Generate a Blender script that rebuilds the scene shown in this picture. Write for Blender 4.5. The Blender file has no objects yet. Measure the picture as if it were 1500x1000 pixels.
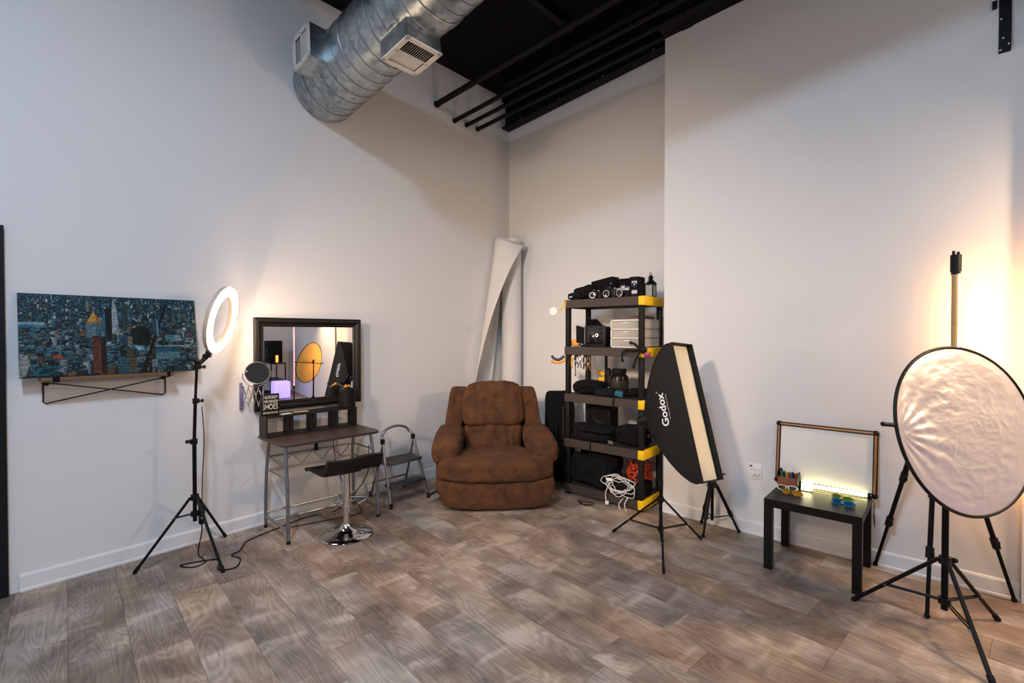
import bpy, bmesh, math, random
from math import sin, cos, pi, radians, sqrt, atan2
from mathutils import Vector as V, Matrix, noise
random.seed(7)
S = bpy.context.scene
COL = S.collection
# ------------------------------------------------------------------ camera, light, exposure
CAM = V((-4.50, -4.03, 1.5)); YAW = radians(41.5); PIT = math.atan(10/717)
cd = bpy.data.cameras.new('camera'); cd.lens = 717/1500*36; cd.sensor_width = 36; cd.clip_start = .05
cam = bpy.data.objects.new('camera', cd); COL.objects.link(cam); cam.location = CAM
cam.rotation_euler = (pi/2-PIT, 0, YAW-pi/2); S.camera = cam
S.view_settings.view_transform = 'Standard'; S.view_settings.look = 'None'
S.view_settings.gamma = 1; S.view_settings.use_curve_mapping = False
S.view_settings.exposure = 0.0
w = bpy.data.worlds.new('world'); S.world = w; w.use_nodes = True
w.node_tree.nodes['Background'].inputs[0].default_value = (.62, .68, .8, 1)
w.node_tree.nodes['Background'].inputs[1].default_value = .02
def area(name, loc, target, sx, sy, power, col, spread=180):
    l = bpy.data.lights.new(name, 'AREA'); l.shape = 'RECTANGLE'; l.size = sx; l.size_y = sy
    l.energy = power; l.color = col; l.spread = radians(spread)
    o = bpy.data.objects.new(name, l); COL.objects.link(o); o.location = loc
    o.rotation_euler = (V(target)-V(loc)).to_track_quat('-Z', 'Y').to_euler(); return o
area('overhead_light', (-4.95, -3.3, 4.45), (-4.9, -3.1, 0), .16, .9, 168, (.55, .74, 1.0))
area('overhead_light', (-4.75, -6.4, 4.12), (-4.4, -6.2, 0), .2, 1.2, 40, (.86, .90, 1.0))
area('overhead_light', (-1.4, -6.3, 4.2), (-1.6, -6.0, 0), .4, 1.2, 13, (1.0, .80, .62))  # warm fill added overhead, not a fixture of the room
area('warm_lamp', (-1.0, -5.3, 2.3), (-1.6, -3.7, 0), .3, .3, 46, (1.0, .70, .44))
area('work_light', (-6.6, -2.9, 2.95), (-.2, -1.1, 1.2), .45, .45, 21, (1.0, .78, .60), 50)
area('rear_fill', (-6.9, -6.4, 1.9), (-2.0, -1.6, 1.0), 1.8, 1.6, 18, (1.0, .92, .85))  # broad soft fill added behind the camera; the wall has no window

# ------------------------------------------------------------------ helpers
def lin(h):
    h = h.lstrip('#'); c = [int(h[i:i+2], 16)/255 for i in (0, 2, 4)]
    return tuple(x/12.92 if x <= .04045 else ((x+.055)/1.055)**2.4 for x in c)+(1,)
_M = {}
def mat(name, col, rough=.5, metal=0, bump=0, scale=40, var=0, emit=None, es=0, trans=0, alpha=1, sheen=0, stretch=(1,1,1), spec=None, detail=4, coat=0):
    if name in _M: return _M[name]
    m = bpy.data.materials.new(name); m.use_nodes = True; nt = m.node_tree; b = nt.nodes['Principled BSDF']
    c = lin(col); b.inputs['Base Color'].default_value = c; b.inputs['Roughness'].default_value = rough; b.inputs['Metallic'].default_value = metal
    if spec is None and max(c[:3]) < .03 and not coat: spec = .22
    if spec is not None: b.inputs['Specular IOR Level'].default_value = spec
    if coat: b.inputs['Coat Weight'].default_value = coat
    if emit: b.inputs['Emission Color'].default_value = lin(emit); b.inputs['Emission Strength'].default_value = es
    if trans: b.inputs['Transmission Weight'].default_value = trans
    if alpha < 1: b.inputs['Alpha'].default_value = alpha
    if sheen: b.inputs['Sheen Weight'].default_value = sheen; b.inputs['Sheen Roughness'].default_value = .5; b.inputs['Sheen Tint'].default_value = lin('#c08a60')
    if bump or var:
        tc = nt.nodes.new('ShaderNodeTexCoord'); mp = nt.nodes.new('ShaderNodeMapping'); mp.inputs['Scale'].default_value = stretch
        nz = nt.nodes.new('ShaderNodeTexNoise'); nz.inputs['Scale'].default_value = scale; nz.inputs['Detail'].default_value = detail
        nt.links.new(tc.outputs['Object'], mp.inputs[0]); nt.links.new(mp.outputs[0], nz.inputs['Vector'])
        if bump:
            bp = nt.nodes.new('ShaderNodeBump'); bp.inputs['Strength'].default_value = min(1, bump); bp.inputs['Distance'].default_value = .01
            nt.links.new(nz.outputs[0], bp.inputs['Height']); nt.links.new(bp.outputs[0], b.inputs['Normal'])
        if var:
            rp = nt.nodes.new('ShaderNodeValToRGB'); rp.color_ramp.elements[0].position = .3; rp.color_ramp.elements[1].position = .7
            rp.color_ramp.elements[0].color = tuple(x*(1-var) for x in c[:3])+(1,); rp.color_ramp.elements[1].color = tuple(min(1, x*(1+var)) for x in c[:3])+(1,)
            nt.links.new(nz.outputs[0], rp.inputs[0]); nt.links.new(rp.outputs[0], b.inputs['Base Color'])
    _M[name] = m; return m

class MB:
    def __init__(s): s.b = bmesh.new()
    def box(s, c, sz, rot=None, bev=0, seg=2):
        r = bmesh.ops.create_cube(s.b, size=1); vs = r['verts']
        for v in vs: v.co = V((v.co.x*sz[0], v.co.y*sz[1], v.co.z*sz[2]))
        if bev:
            es = list({e for v in vs for e in v.link_edges})
            rr = bmesh.ops.bevel(s.b, geom=es, offset=bev, segments=seg, affect='EDGES', profile=.5)
            vs = [v for v in rr['verts'] if v.is_valid]
            fs = {f for v in vs for f in v.link_faces}; vs = list({v for f in fs for v in f.verts})
        M = (rot if isinstance(rot, Matrix) else (Matrix.Rotation(rot, 3, 'Z') if rot else Matrix.Identity(3)))
        for v in vs: v.co = M @ v.co + V(c)
        return s
    def aabb(s, a, b, bev=0, seg=2):
        a = V(a); b = V(b); return s.box((a+b)/2, [abs(x) for x in (b-a)], bev=bev, seg=seg)
    def cyl(s, p, q, r, r2=None, n=16, cap=True):
        p = V(p); q = V(q); r2 = r if r2 is None else r2; d = (q-p); L = d.length
        if L < 1e-6: return s
        M = d.to_track_quat('Z', 'Y').to_matrix().to_4x4(); M.translation = (p+q)/2
        bmesh.ops.create_cone(s.b, cap_ends=cap, segments=n, radius1=r, radius2=r2, depth=L, matrix=M); return s
    def tube(s, pts, r, n=8, closed=False, smooth=0):
        pts = [V(p) for p in pts]
        if smooth: pts = catmull(pts, smooth, closed)
        N = len(pts); rings = []; up = None
        for i, p in enumerate(pts):
            a = pts[(i-1) % N] if (i > 0 or closed) else p; c = pts[(i+1) % N] if (i < N-1 or closed) else p
            t = (c-a)
            if t.length < 1e-9: t = V((0, 0, 1))
            t.normalize()
            if up is None: up = V((0, 0, 1)) if abs(t.z) < .9 else V((1, 0, 0))
            x = t.cross(up)
            if x.length < 1e-5: x = t.cross(V((1, .3, 0)))
            x.normalize(); y = x.cross(t); up = y.copy()
            rr = r(i/(N-1)) if callable(r) else r
            rings.append([s.b.verts.new(p+x*cos(2*pi*k/n)*rr+y*sin(2*pi*k/n)*rr) for k in range(n)])
        for i in range(N if closed else N-1):
            A = rings[i]; B = rings[(i+1) % N]
            for k in range(n): s.b.faces.new((A[k], A[(k+1) % n], B[(k+1) % n], B[k]))
        if not closed: s.b.faces.new(rings[0][::-1]); s.b.faces.new(rings[-1])
        return s
    def lathe(s, prof, c=(0, 0, 0), axis=(0, 0, 1), n=32, closed=False):
        M = V(axis).to_track_quat('Z', 'Y').to_matrix(); c = V(c); rings = []
        for r, z in prof:
            if r < 1e-6: rings.append([s.b.verts.new(M @ V((0, 0, z))+c)])
            else: rings.append([s.b.verts.new(M @ V((r*cos(2*pi*k/n), r*sin(2*pi*k/n), z))+c) for k in range(n)])
        m = len(rings)
        for i in range(m if closed else m-1):
            A = rings[i]; B = rings[(i+1) % m]
            for k in range(n):
                k2 = (k+1) % n
                if len(A) == 1 and len(B) == 1: continue
                if len(A) == 1: s.b.faces.new((A[0], B[k2], B[k]))
                elif len(B) == 1: s.b.faces.new((A[k], A[k2], B[0]))
                else: s.b.faces.new((A[k], A[k2], B[k2], B[k]))
        return s
    def prism(s, pts, d):   # polygon (3d points) extruded by vector d
        d = V(d); a = [s.b.verts.new(V(p)) for p in pts]; b = [s.b.verts.new(V(p)+d) for p in pts]; n = len(pts)
        s.b.faces.new(a[::-1]); s.b.faces.new(b)
        for i in range(n): s.b.faces.new((a[i], a[(i+1) % n], b[(i+1) % n], b[i]))
        return s
    def sphere(s, c, r, n=12, sc=(1, 1, 1)):
        M = Matrix.Diagonal((*sc, 1)); M.translation = V(c)
        bmesh.ops.create_uvsphere(s.b, u_segments=n, v_segments=max(4, n//2+1), radius=r, matrix=M); return s
    def grid(s, f, nu, nv, closeu=False):   # f(i,j)->point, u,v in 0..1
        g = [[s.b.verts.new(V(f(i/(nu if closeu else nu-1), j/(nv-1)))) for j in range(nv)] for i in range(nu)]
        for i in range(nu if closeu else nu-1):
            for j in range(nv-1):
                s.b.faces.new((g[i][j], g[(i+1) % nu][j], g[(i+1) % nu][j+1], g[i][j+1]))
        return s
    def pillow(s, c, sz, rot=None, e=.35, n=20, fn=None, amp=0, fr=6, seed=0):   # superellipsoid cushion
        r = bmesh.ops.create_cube(s.b, size=2)
        es = list({x for v in r['verts'] for x in v.link_edges})
        before = set(s.b.verts)-set(r['verts'])
        bmesh.ops.subdivide_edges(s.b, edges=es, cuts=n, use_grid_fill=True)
        vs = [v for v in s.b.verts if v not in before]
        M = (rot if isinstance(rot, Matrix) else (Matrix.Rotation(rot, 3, 'Z') if rot else Matrix.Identity(3)))
        p = 2/e
        for v in vs:
            q = v.co; k = (abs(q.x)**p+abs(q.y)**p+abs(q.z)**p)**(1/p); q = q/k
            l = V((q.x*sz[0]/2, q.y*sz[1]/2, q.z*sz[2]/2))
            if fn: l = fn(l, q)
            if amp: l += q.normalized()*amp*noise.fractal(l*fr+V((seed*3.1, seed, 0)), .9, 2.1, 4)
            v.co = M @ l+V(c)
        return s
    def bevel(s, off, seg=2):
        bmesh.ops.bevel(s.b, geom=list(s.b.edges), offset=off, segments=seg, affect='EDGES', profile=.5); return s
    def out(s, name, m, parent=None, smooth=True, local=False, ang=35, recalc=True):
        if recalc: bmesh.ops.recalc_face_normals(s.b, faces=s.b.faces)
        me = bpy.data.meshes.new(name)
        if parent is not None and not local:
            s.b.transform(WM[parent.name].inverted())
        s.b.to_mesh(me); s.b.free()
        if smooth and len(me.polygons):
            me.shade_smooth(); me.set_sharp_from_angle(angle=radians(ang))
        if m: me.materials.append(m)
        o = bpy.data.objects.new(name, me); COL.objects.link(o)
        if parent is not None: o.parent = parent; WM[o.name] = WM[parent.name].copy()
        else: WM[o.name] = Matrix.Identity(4)
        return o
WM = {}
def catmull(p, k, closed=False):
    n = len(p); out = []
    for i in range(n if closed else n-1):
        a = p[(i-1) % n] if (closed or i > 0) else p[0]; b = p[i]; c = p[(i+1) % n]; d = p[(i+2) % n] if (closed or i+2 < n) else p[-1]
        for j in range(k):
            t = j/k; out.append(.5*((2*b)+(c-a)*t+(2*a-5*b+4*c-d)*t*t+(3*b-a-3*c+d)*t**3))
    if not closed: out.append(p[-1])
    return out
def thing(name, label, cat, loc=(0, 0, 0), rz=0, group=None):
    o = bpy.data.objects.new(name, None); COL.objects.link(o); o.location = loc; o.rotation_euler = (0, 0, rz)
    o.empty_display_size = .1
    WM[o.name] = Matrix.Translation(V(loc)) @ Matrix.Rotation(rz, 4, 'Z')
    return tag(o, label, cat, group)
def tag(o, label, cat, group=None):
    o['label'] = label; o['category'] = cat
    if group: o['group'] = group
    return o
def struct(o): o['kind'] = 'structure'; return o
def plabel(o, l): o['label'] = l; return o
def text(name, s, m, parent, P0, X, Y, size, extrude=.0006, fit=None, fn=None, bold=0, align='LEFT'):
    c = bpy.data.curves.new(name, 'FONT'); c.body = s; c.size = 1; c.extrude = 0; c.offset = bold; c.resolution_u = 4; c.align_x = align
    o = bpy.data.objects.new('tmp', c); COL.objects.link(o); bpy.context.view_layer.update()
    dg = bpy.context.evaluated_depsgraph_get(); me = bpy.data.meshes.new_from_object(o.evaluated_get(dg)); bpy.data.objects.remove(o)
    xs = [v.co.x for v in me.vertices]; ys = [v.co.y for v in me.vertices]; w0 = max(xs)-min(xs); h0 = max(ys)-min(ys)
    X = V(X); Y = V(Y); N = X.cross(Y).normalized()
    sx = (fit/w0) if fit else size/h0; sy = size/h0
    b = bmesh.new(); b.from_mesh(me); ox = min(xs) if align == 'LEFT' else (min(xs)+max(xs))/2
    for v in b.verts:
        a = (v.co.x-ox)*sx; q = (v.co.y-min(ys))*sy
        v.co = fn(a, q) if fn else V(P0)+X*a+Y*q
    if not fn and extrude:
        r = bmesh.ops.extrude_face_region(b, geom=list(b.faces)); 
        for v in [g for g in r['geom'] if isinstance(g, bmesh.types.BMVert)]: v.co += N*extrude
    k = MB(); k.b.free(); k.b = b
    return k.out(name, m, parent, smooth=False, recalc=not fn)

# ------------------------------------------------------------------ materials
WALL = mat('wall_paint', '#dedbd8', .75, bump=.05, scale=180, var=.012)
TRIMM = mat('trim_paint', '#dfdedd', .45)
BLACK = mat('black_plastic', '#141414', .45)
BLKM = mat('black_metal', '#0f0f10', .35, metal=.3)
CEIL = mat('ceiling_black', '#060606', .85, var=.2, scale=3)
CHROME = mat('chrome', '#d8d8d8', .08, metal=1)
STEEL = mat('grey_steel', '#8a9096', .32, metal=.85)
DARKSTEEL = mat('dull_grey_tube', '#85878a', .35, metal=.8)
WHITE = mat('white_plastic', '#e8e6e2', .4)
YEL = mat('yellow_plastic', '#f8c400', .45)
SHELFM = mat('shelf_plastic', '#3c312c', .6, bump=.1, scale=120)
POSTM = mat('post_plastic', '#161412', .6)
FAB = mat('black_fabric', '#0d0d0d', .92, bump=.35, scale=260, var=.2)
FAB2 = mat('charcoal_fabric', '#16171a', .95, bump=.4, scale=200, var=.3)
RUB = mat('black_rubber', '#0c0c0c', .7)
LEN = mat('lens_glass', '#0a1020', .08, coat=1)
SILV = mat('silver_plastic', '#b5b5b8', .3, metal=.8)
def brown_fabric():
    m = mat('brown_microfibre', '#4a2c16', .9, bump=.5, scale=9, sheen=.10, detail=6, stretch=(1, 1, .8)); nt = m.node_tree; b = nt.nodes['Principled BSDF']
    tc = nt.nodes.new('ShaderNodeTexCoord'); n = nt.nodes.new('ShaderNodeTexNoise'); n.inputs['Scale'].default_value = 9; n.inputs['Detail'].default_value = 7; n.inputs['Distortion'].default_value = .8
    r = nt.nodes.new('ShaderNodeValToRGB'); e = r.color_ramp.elements; e[0].position = .3; e[0].color = lin('#361d0b'); e[1].position = .75; e[1].color = lin('#5f3815')
    nt.links.new(tc.outputs['Object'], n.inputs['Vector']); nt.links.new(n.outputs[0], r.inputs[0]); nt.links.new(r.outputs[0], b.inputs['Base Color']); return m
BROWN = brown_fabric()
def galv():
    m = mat('galvanised_steel', '#a9b0b4', .34, metal=.9); nt = m.node_tree; b = nt.nodes['Principled BSDF']
    tc = nt.nodes.new('ShaderNodeTexCoord'); vo = nt.nodes.new('ShaderNodeTexVoronoi'); vo.inputs['Scale'].default_value = 28
    n = nt.nodes.new('ShaderNodeTexNoise'); n.inputs['Scale'].default_value = 5; n.inputs['Detail'].default_value = 6
    mx = nt.nodes.new('ShaderNodeMix'); mx.data_type = 'FLOAT'; mx.inputs[0].default_value = .6
    r = nt.nodes.new('ShaderNodeValToRGB'); e = r.color_ramp.elements; e[0].position = .25; e[0].color = lin('#7e8a90'); e[1].position = .75; e[1].color = lin('#c2c6c4')
    L = nt.links.new; L(tc.outputs['Object'], vo.inputs['Vector']); L(tc.outputs['Object'], n.inputs['Vector'])
    bw = nt.nodes.new('ShaderNodeRGBToBW'); L(vo.outputs['Color'], bw.inputs[0]); L(bw.outputs[0], mx.inputs[2]); L(n.outputs[0], mx.inputs[3]); L(mx.outputs[0], r.inputs[0]); L(r.outputs[0], b.inputs['Base Color'])
    r2 = nt.nodes.new('ShaderNodeMapRange'); r2.inputs['To Min'].default_value = .26; r2.inputs['To Max'].default_value = .46; L(n.outputs[0], r2.inputs[0]); L(r2.outputs[0], b.inputs['Roughness'])
    return m
GALV = galv()
def plank_mat():
    m = bpy.data.materials.new('weathered_plank'); m.use_nodes = True; nt = m.node_tree; b = nt.nodes['Principled BSDF']; N = nt.nodes.new; L = nt.links.new
    tc = N('ShaderNodeTexCoord'); oi = N('ShaderNodeObjectInfo')
    cx = N('ShaderNodeCombineXYZ'); mu = N('ShaderNodeMath'); mu.operation = 'MULTIPLY'; mu.inputs[1].default_value = 37.0
    L(oi.outputs['Random'], mu.inputs[0])
    for i in (0, 1, 2): L(mu.outputs[0], cx.inputs[i])
    ad = N('ShaderNodeVectorMath'); ad.operation = 'ADD'; L(tc.outputs['Object'], ad.inputs[0]); L(cx.outputs[0], ad.inputs[1])
    def mapn(sc): 
        q = N('ShaderNodeMapping'); q.inputs['Scale'].default_value = sc; L(ad.outputs[0], q.inputs[0]); return q
    def nz(sc, scale, det=4, dist=0):
        q = mapn(sc); n = N('ShaderNodeTexNoise'); n.inputs['Scale'].default_value = scale; n.inputs['Detail'].default_value = det; n.inputs['Distortion'].default_value = dist; L(q.outputs[0], n.inputs['Vector']); return n
    big = nz((1, .85, 1), 3.6, 4, .3)          # blotches
    # cathedral grain: contour lines of a stretched noise
    q = mapn((1.0, .17, 1.0)); cn = N('ShaderNodeTexNoise'); cn.inputs['Scale'].default_value = 5.5; cn.inputs['Detail'].default_value = 1.5; L(q.outputs[0], cn.inputs['Vector'])
    m1 = N('ShaderNodeMath'); m1.operation = 'MULTIPLY'; m1.inputs[1].default_value = 170; L(cn.outputs[0], m1.inputs[0])
    sn = N('ShaderNodeMath'); sn.operation = 'SINE'; L(m1.outputs[0], sn.inputs[0])
    fine = nz((1, .05, 1), 90, 5)              # fine fibre
    cross = nz((.32, 1.5, 1), 5.2, 5, .5)           # saw streaks running across
    r = N('ShaderNodeValToRGB'); e = r.color_ramp.elements
    e[0].position = .27; e[0].color = lin('#62544c'); e[1].position = .76; e[1].color = lin('#baa898')
    k = e.new(.5); k.color = lin('#8c7a6c')
    s1 = N('ShaderNodeMath'); s1.operation = 'MULTIPLY_ADD'; s1.inputs[1].default_value = .048; L(sn.outputs[0], s1.inputs[0]); L(big.outputs[0], s1.inputs[2])
    f1 = N('ShaderNodeMath'); f1.operation = 'MULTIPLY_ADD'; f1.inputs[1].default_value = .30; L(fine.outputs[0], f1.inputs[0]); L(s1.outputs[0], f1.inputs[2])
    c1 = N('ShaderNodeMapRange'); c1.inputs['From Min'].default_value = .56; c1.inputs['From Max'].default_value = .70; c1.inputs['To Min'].default_value = 0; c1.inputs['To Max'].default_value = .17; L(cross.outputs[0], c1.inputs[0])
    a2 = N('ShaderNodeMath'); a2.operation = 'ADD'; L(f1.outputs[0], a2.inputs[0]); L(c1.outputs[0], a2.inputs[1])
    r0 = N('ShaderNodeMapRange'); r0.inputs['To Min'].default_value = -.19; r0.inputs['To Max'].default_value = -.11; L(oi.outputs['Random'], r0.inputs[0])
    a3 = N('ShaderNodeMath'); a3.operation = 'ADD'; L(a2.outputs[0], a3.inputs[0]); L(r0.outputs[0], a3.inputs[1]); L(a3.outputs[0], r.inputs[0])
    # reddish / greyish tint per plank
    hs = N('ShaderNodeHueSaturation'); w1 = nz((1, .5, 1), 1.7, 2)
    mr = N('ShaderNodeMapRange'); mr.inputs['From Min'].default_value = .3; mr.inputs['From Max'].default_value = .7; mr.inputs['To Min'].default_value = .65; mr.inputs['To Max'].default_value = 1.35; L(w1.outputs[0], mr.inputs[0]); L(mr.outputs[0], hs.inputs['Saturation'])
    L(r.outputs[0], hs.inputs['Color']); L(hs.outputs[0], b.inputs['Base Color'])
    b.inputs['Roughness'].default_value = .5; b.inputs['Specular IOR Level'].default_value = .35
    bp = N('ShaderNodeBump'); bp.inputs['Strength'].default_value = .12; bp.inputs['Distance'].default_value = .004; L(f1.outputs[0], bp.inputs['Height']); L(bp.outputs[0], b.inputs['Normal'])
    return m
PLANK = plank_mat()

# ------------------------------------------------------------------ room shell
X0, X1, Y0, Y1, H = -7.4, 0.0, -8.6, 0.0, 4.36
SX, SY = -.55, -2.25
def slab(name, a, b, m): return struct(MB().aabb(a, b).out(name, m, smooth=False))
floor = slab('floor', (X0-.2, Y0-.2, -.12), (X1+.2, Y1+.2, -.004), mat('subfloor', '#2c2622', .9))
HW = 5.05
slab('wall_left', (X0-.2, Y1, 0), (X1+.2, Y1+.2, HW), WALL)
slab('wall_recess', (X1, SY, 0), (X1+.2, Y1, HW), WALL)
slab('wall_right', (SX, Y0, 0), (X1+.2, SY, HW), WALL)
slab('wall_back', (X0-.2, Y0-.2, 0), (X1+.2, Y0, HW), WALL)
slab('wall_behind', (X0-.2, Y0, 0), (X0, Y1, HW), WALL)
RS_ = .07   # the roof rises away from the left wall
def cz(y): return H-RS_*y
ceiling = struct(MB().prism([V((X0-.2, .2, cz(.2))), V((X1+.2, .2, cz(.2))), V((X1+.2, Y0-.2, cz(Y0-.2))), V((X0-.2, Y0-.2, cz(Y0-.2)))], (0, 0, .15)).out('ceiling', CEIL, smooth=False))
ANG = radians(83.9)   # the roof structure and the floor boards run a few degrees off the walls
D = V((cos(ANG), sin(ANG), 0)); E_ = V((sin(ANG), -cos(ANG), 0))
# planks
def clip(poly, axis, val, keep):
    o = []
    for i in range(len(poly)):
        a = poly[i]; b = poly[(i+1) % len(poly)]; ia = (a[axis]-val)*keep >= 0; ib = (b[axis]-val)*keep >= 0
        if ia: o.append(a)
        if ia != ib:
            t = (val-a[axis])/(b[axis]-a[axis]); o.append((a[0]+(b[0]-a[0])*t, a[1]+(b[1]-a[1])*t))
    return o
PW, PL = .225, 1.3
np_ = 0
for i in range(-40, 12):
    off = random.random()*PL
    for j in range(-8, 3):
        u0 = i*PW; v0 = j*PL+off; g = .0007
        c = [(u0+g, v0+g), (u0+PW-g, v0+g), (u0+PW-g, v0+PL-g), (u0+g, v0+PL-g)]
        poly = [(E_.x*u+D.x*v, E_.y*u+D.y*v) for u, v in c]
        mx = sum(p[0] for p in poly)/4; my = sum(p[1] for p in poly)/4
        # only where the camera or the mirror can see the floor
        if mx < -5.2 or my < -8.4 or (mx+my < -9.0): continue
        if my < SY-.9 and mx > SX+.6: continue
        for ax, vl, k in ((0, X0, 1), (0, X1-.002, -1), (1, Y0, 1), (1, Y1-.002, -1)):
            poly = clip(poly, ax, vl, k)
            if len(poly) < 3: break
        if len(poly) < 3: continue
        if max(p[1] for p in poly) < SY: poly = clip(poly, 0, SX+.004, -1)
        if len(poly) < 3: continue
        cx = sum(p[0] for p in poly)/len(poly); cy = sum(p[1] for p in poly)/len(poly)
        # local frame with y along the plank
        R = Matrix(((E_.x, D.x, 0), (E_.y, D.y, 0), (0, 0, 1)))
        lp = [R.transposed() @ V((p[0]-cx, p[1]-cy, -.005)) for p in poly]
        m = MB(); m.prism(lp, (0, 0, .005))
        o = m.out('plank', PLANK, smooth=False, local=True); o.parent = floor; o.location = (cx, cy, 0); o.rotation_euler = (0, 0, ANG-pi/2)
        np_ += 1
print('planks', np_)
# baseboards
def base(name, a, b, n):   # a->b along the wall, n inward normal
    a = V(a); b = V(b); n = V(n); m = MB()
    prof = [(0, 0), (.016, 0), (.016, .012), (.012, .018), (.012, .088), (.008, .098), (0, .102)]
    m.prism([a+n*p+V((0, 0, z)) for p, z in prof], b-a); struct(m.out(name, TRIMM, smooth=False))
base('baseboard_left', (-4.28, -.0005, 0), (0, -.0005, 0), (0, -1, 0))
base('baseboard_recess', (-.0005, 0, 0), (-.0005, SY, 0), (-1, 0, 0))
base('baseboard_right', (SX-.0005, SY+.0, 0), (SX-.0005, -4.36, 0), (-1, 0, 0))
# end trim of right wall
m = MB(); m.aabb((SX-.03, -4.50, 0), (SX-.0005, -4.362, H-.01)); struct(m.out('trim_1', TRIMM, smooth=False))
# door on the left
DK = mat('door_dark_paint', '#17181c', .4)
fr = MB().aabb((-4.43, -.03, 0), (-4.325, -.0005, 2.12)).aabb((-5.45, -.03, 0), (-5.35, -.0005, 2.12)).aabb((-5.35, -.03, 2.02), (-4.43, -.0005, 2.12)).out('door_1', DK, smooth=False); struct(fr)
MB().aabb((-5.345, -.02, .005), (-4.435, -.0008, 2.015)).out('door_leaf', DK, fr, smooth=False)
MB().sphere((-4.50, -.06, 1.0), .03).cyl((-4.50, -.06, 1.0), (-4.50, -.015, 1.0), .012).out('door_handle', CHROME, fr)
# ceiling beam, joists and pipes
BM = mat('beam_black', '#080808', .6, bump=.1, scale=30)
def along(p, t): return V(p)-D*t
def bar(m, x0, x1, ya, yb, za, zb, sl0, sl1=None):   # bar parallel to the right wall; bottom za and top zb at the left wall, rising
    sl1 = sl0 if sl1 is None else sl1
    vs = [m.b.verts.new((x, y, z+sl*(-y))) for y in (ya, yb) for (x, z, sl) in ((x0, za, sl0), (x1, za, sl0), (x1, zb, sl1), (x0, zb, sl1))]
    for f in ((0, 1, 2, 3), (7, 6, 5, 4), (0, 4, 5, 1), (1, 5, 6, 2), (2, 6, 7, 3), (3, 7, 4, 0)): m.b.faces.new([vs[k] for k in f])
    return m
m = MB(); bar(m, -.002, -.13, -.002, SY+.002, 3.98, 4.0, .1); bar(m, -.05, -.07, -.002, SY+.002, 4.0, 4.36, .1, .07); bar(m, -.002, -.13, -.002, SY+.002, 4.30, 4.36, .1, .07)
st = m.out('trim_2', BM, smooth=False); struct(st)
m = MB(); bar(m, SX-.002, SX-.16, SY+.0, -8.5, 3.822, 3.842, .075); bar(m, SX-.05, SX-.07, SY+.0, -8.5, 3.842, 4.355, .075, .07); bar(m, SX-.002, SX-.16, SY, -8.5, 4.29, 4.355, .075, .07); bar(m, SX+.002, -.004, SY, SY-.03, 3.9, 4.36, .07); bar(m, SX-.12, SX-.002, SY+.002, SY-.03, 3.84, 4.355, .07)
st2 = m.out('trim_3', BM, smooth=False); struct(st2)
for k in range(4): MB().cyl((-.132, -.3-k*.55, 3.99+.1*(.3+k*.55)), (-.142, -.3-k*.55, 3.99+.1*(.3+k*.55)), .009, n=8).out('bolt', STEEL, st)
for off, w_, zz0 in ((.22, .05, 4.16), (.42, .07, 4.22)):
    m = MB(); bar(m, -off, -off-w_, -.35, -8.5, zz0, 4.355, .07); struct(m.out('ceiling_joist', BM, smooth=False))
for k in range(7):    # purlins crossing the deck
    y = -1.35-k*1.1; m = MB(); m.aabb((-7.2, y-.03, cz(y)-.09), (-.62, y+.03, cz(y)-.004)); struct(m.out('ceiling_joist', BM, smooth=False))
for (x, z, r, t) in ((-1.15, 3.915, .030, 'thick black steel pipe under the ceiling, farthest from the corner'),
                     (-.90, 3.825, .023, 'thin black ceiling pipe, second from the silver duct'),
                     (-.72, 3.835, .022, 'thin black ceiling pipe, third from the silver duct'),
                     (-.55, 3.842, .022, 'thin black ceiling pipe nearest the corner beam')):
    e = thing('ceiling_pipe', t, 'pipe', (x, 0, z), group='black pipes under the ceiling')
    a = V((x, -.002, z)); pd = V((0, -1, .07)).normalized(); MB().cyl(a, a+pd*7.5, r, n=14).out('pipe', BM, e)
    MB().cyl(a, a+pd*.03, r*1.12, n=14).out('end_collar', BM, e)
    for k in (2.4, 5.0): MB().cyl(a+pd*k, a+pd*(k+.09), r*1.3, n=14).out('coupling', BM, e)
# ------------------------------------------------------------------ duct
dc = V((-2.40, -.004, 3.589)); DR = .263; dd = V((-.0144, -.9905, .1367)).normalized(); DE = V((.9999, -.0146, 0)); DN = V((-.002, -.1367, -.9906))
duct = thing('spiral_duct', 'large round galvanised spiral air duct under the black ceiling', 'duct', (dc.x, dc.y, 3.33))
L_ = 5.6
def dpt(t, a, r): return dc+dd*t+DE*(r*cos(a))+DN*(r*sin(a))
m = MB(); m.lathe([(0, 0), (DR, 0), (DR, L_), (0, L_)], dc, dd, n=64); m.out('duct_shell', GALV, duct, ang=50)
m = MB(); pts = []
for k in range(int(L_/.115)*40): 
    t = k*.115/40; pts.append(dpt(t, 2*pi*k/40+.3, DR+.002))
m.tube(pts, .0032, n=5); sm = m.out('spiral_seam', mat('seam_steel', '#8d959a', .4, metal=.9), duct); sm['kind'] = 'stuff'
m = MB(); m.lathe([(DR+.003, 1.46), (DR+.008, 1.465), (DR+.008, 1.535), (DR+.003, 1.54)], dc, dd, n=64); 
m.out('duct_band', GALV, duct)
REGM = mat('register_white', '#d9d3ca', .5)
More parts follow.
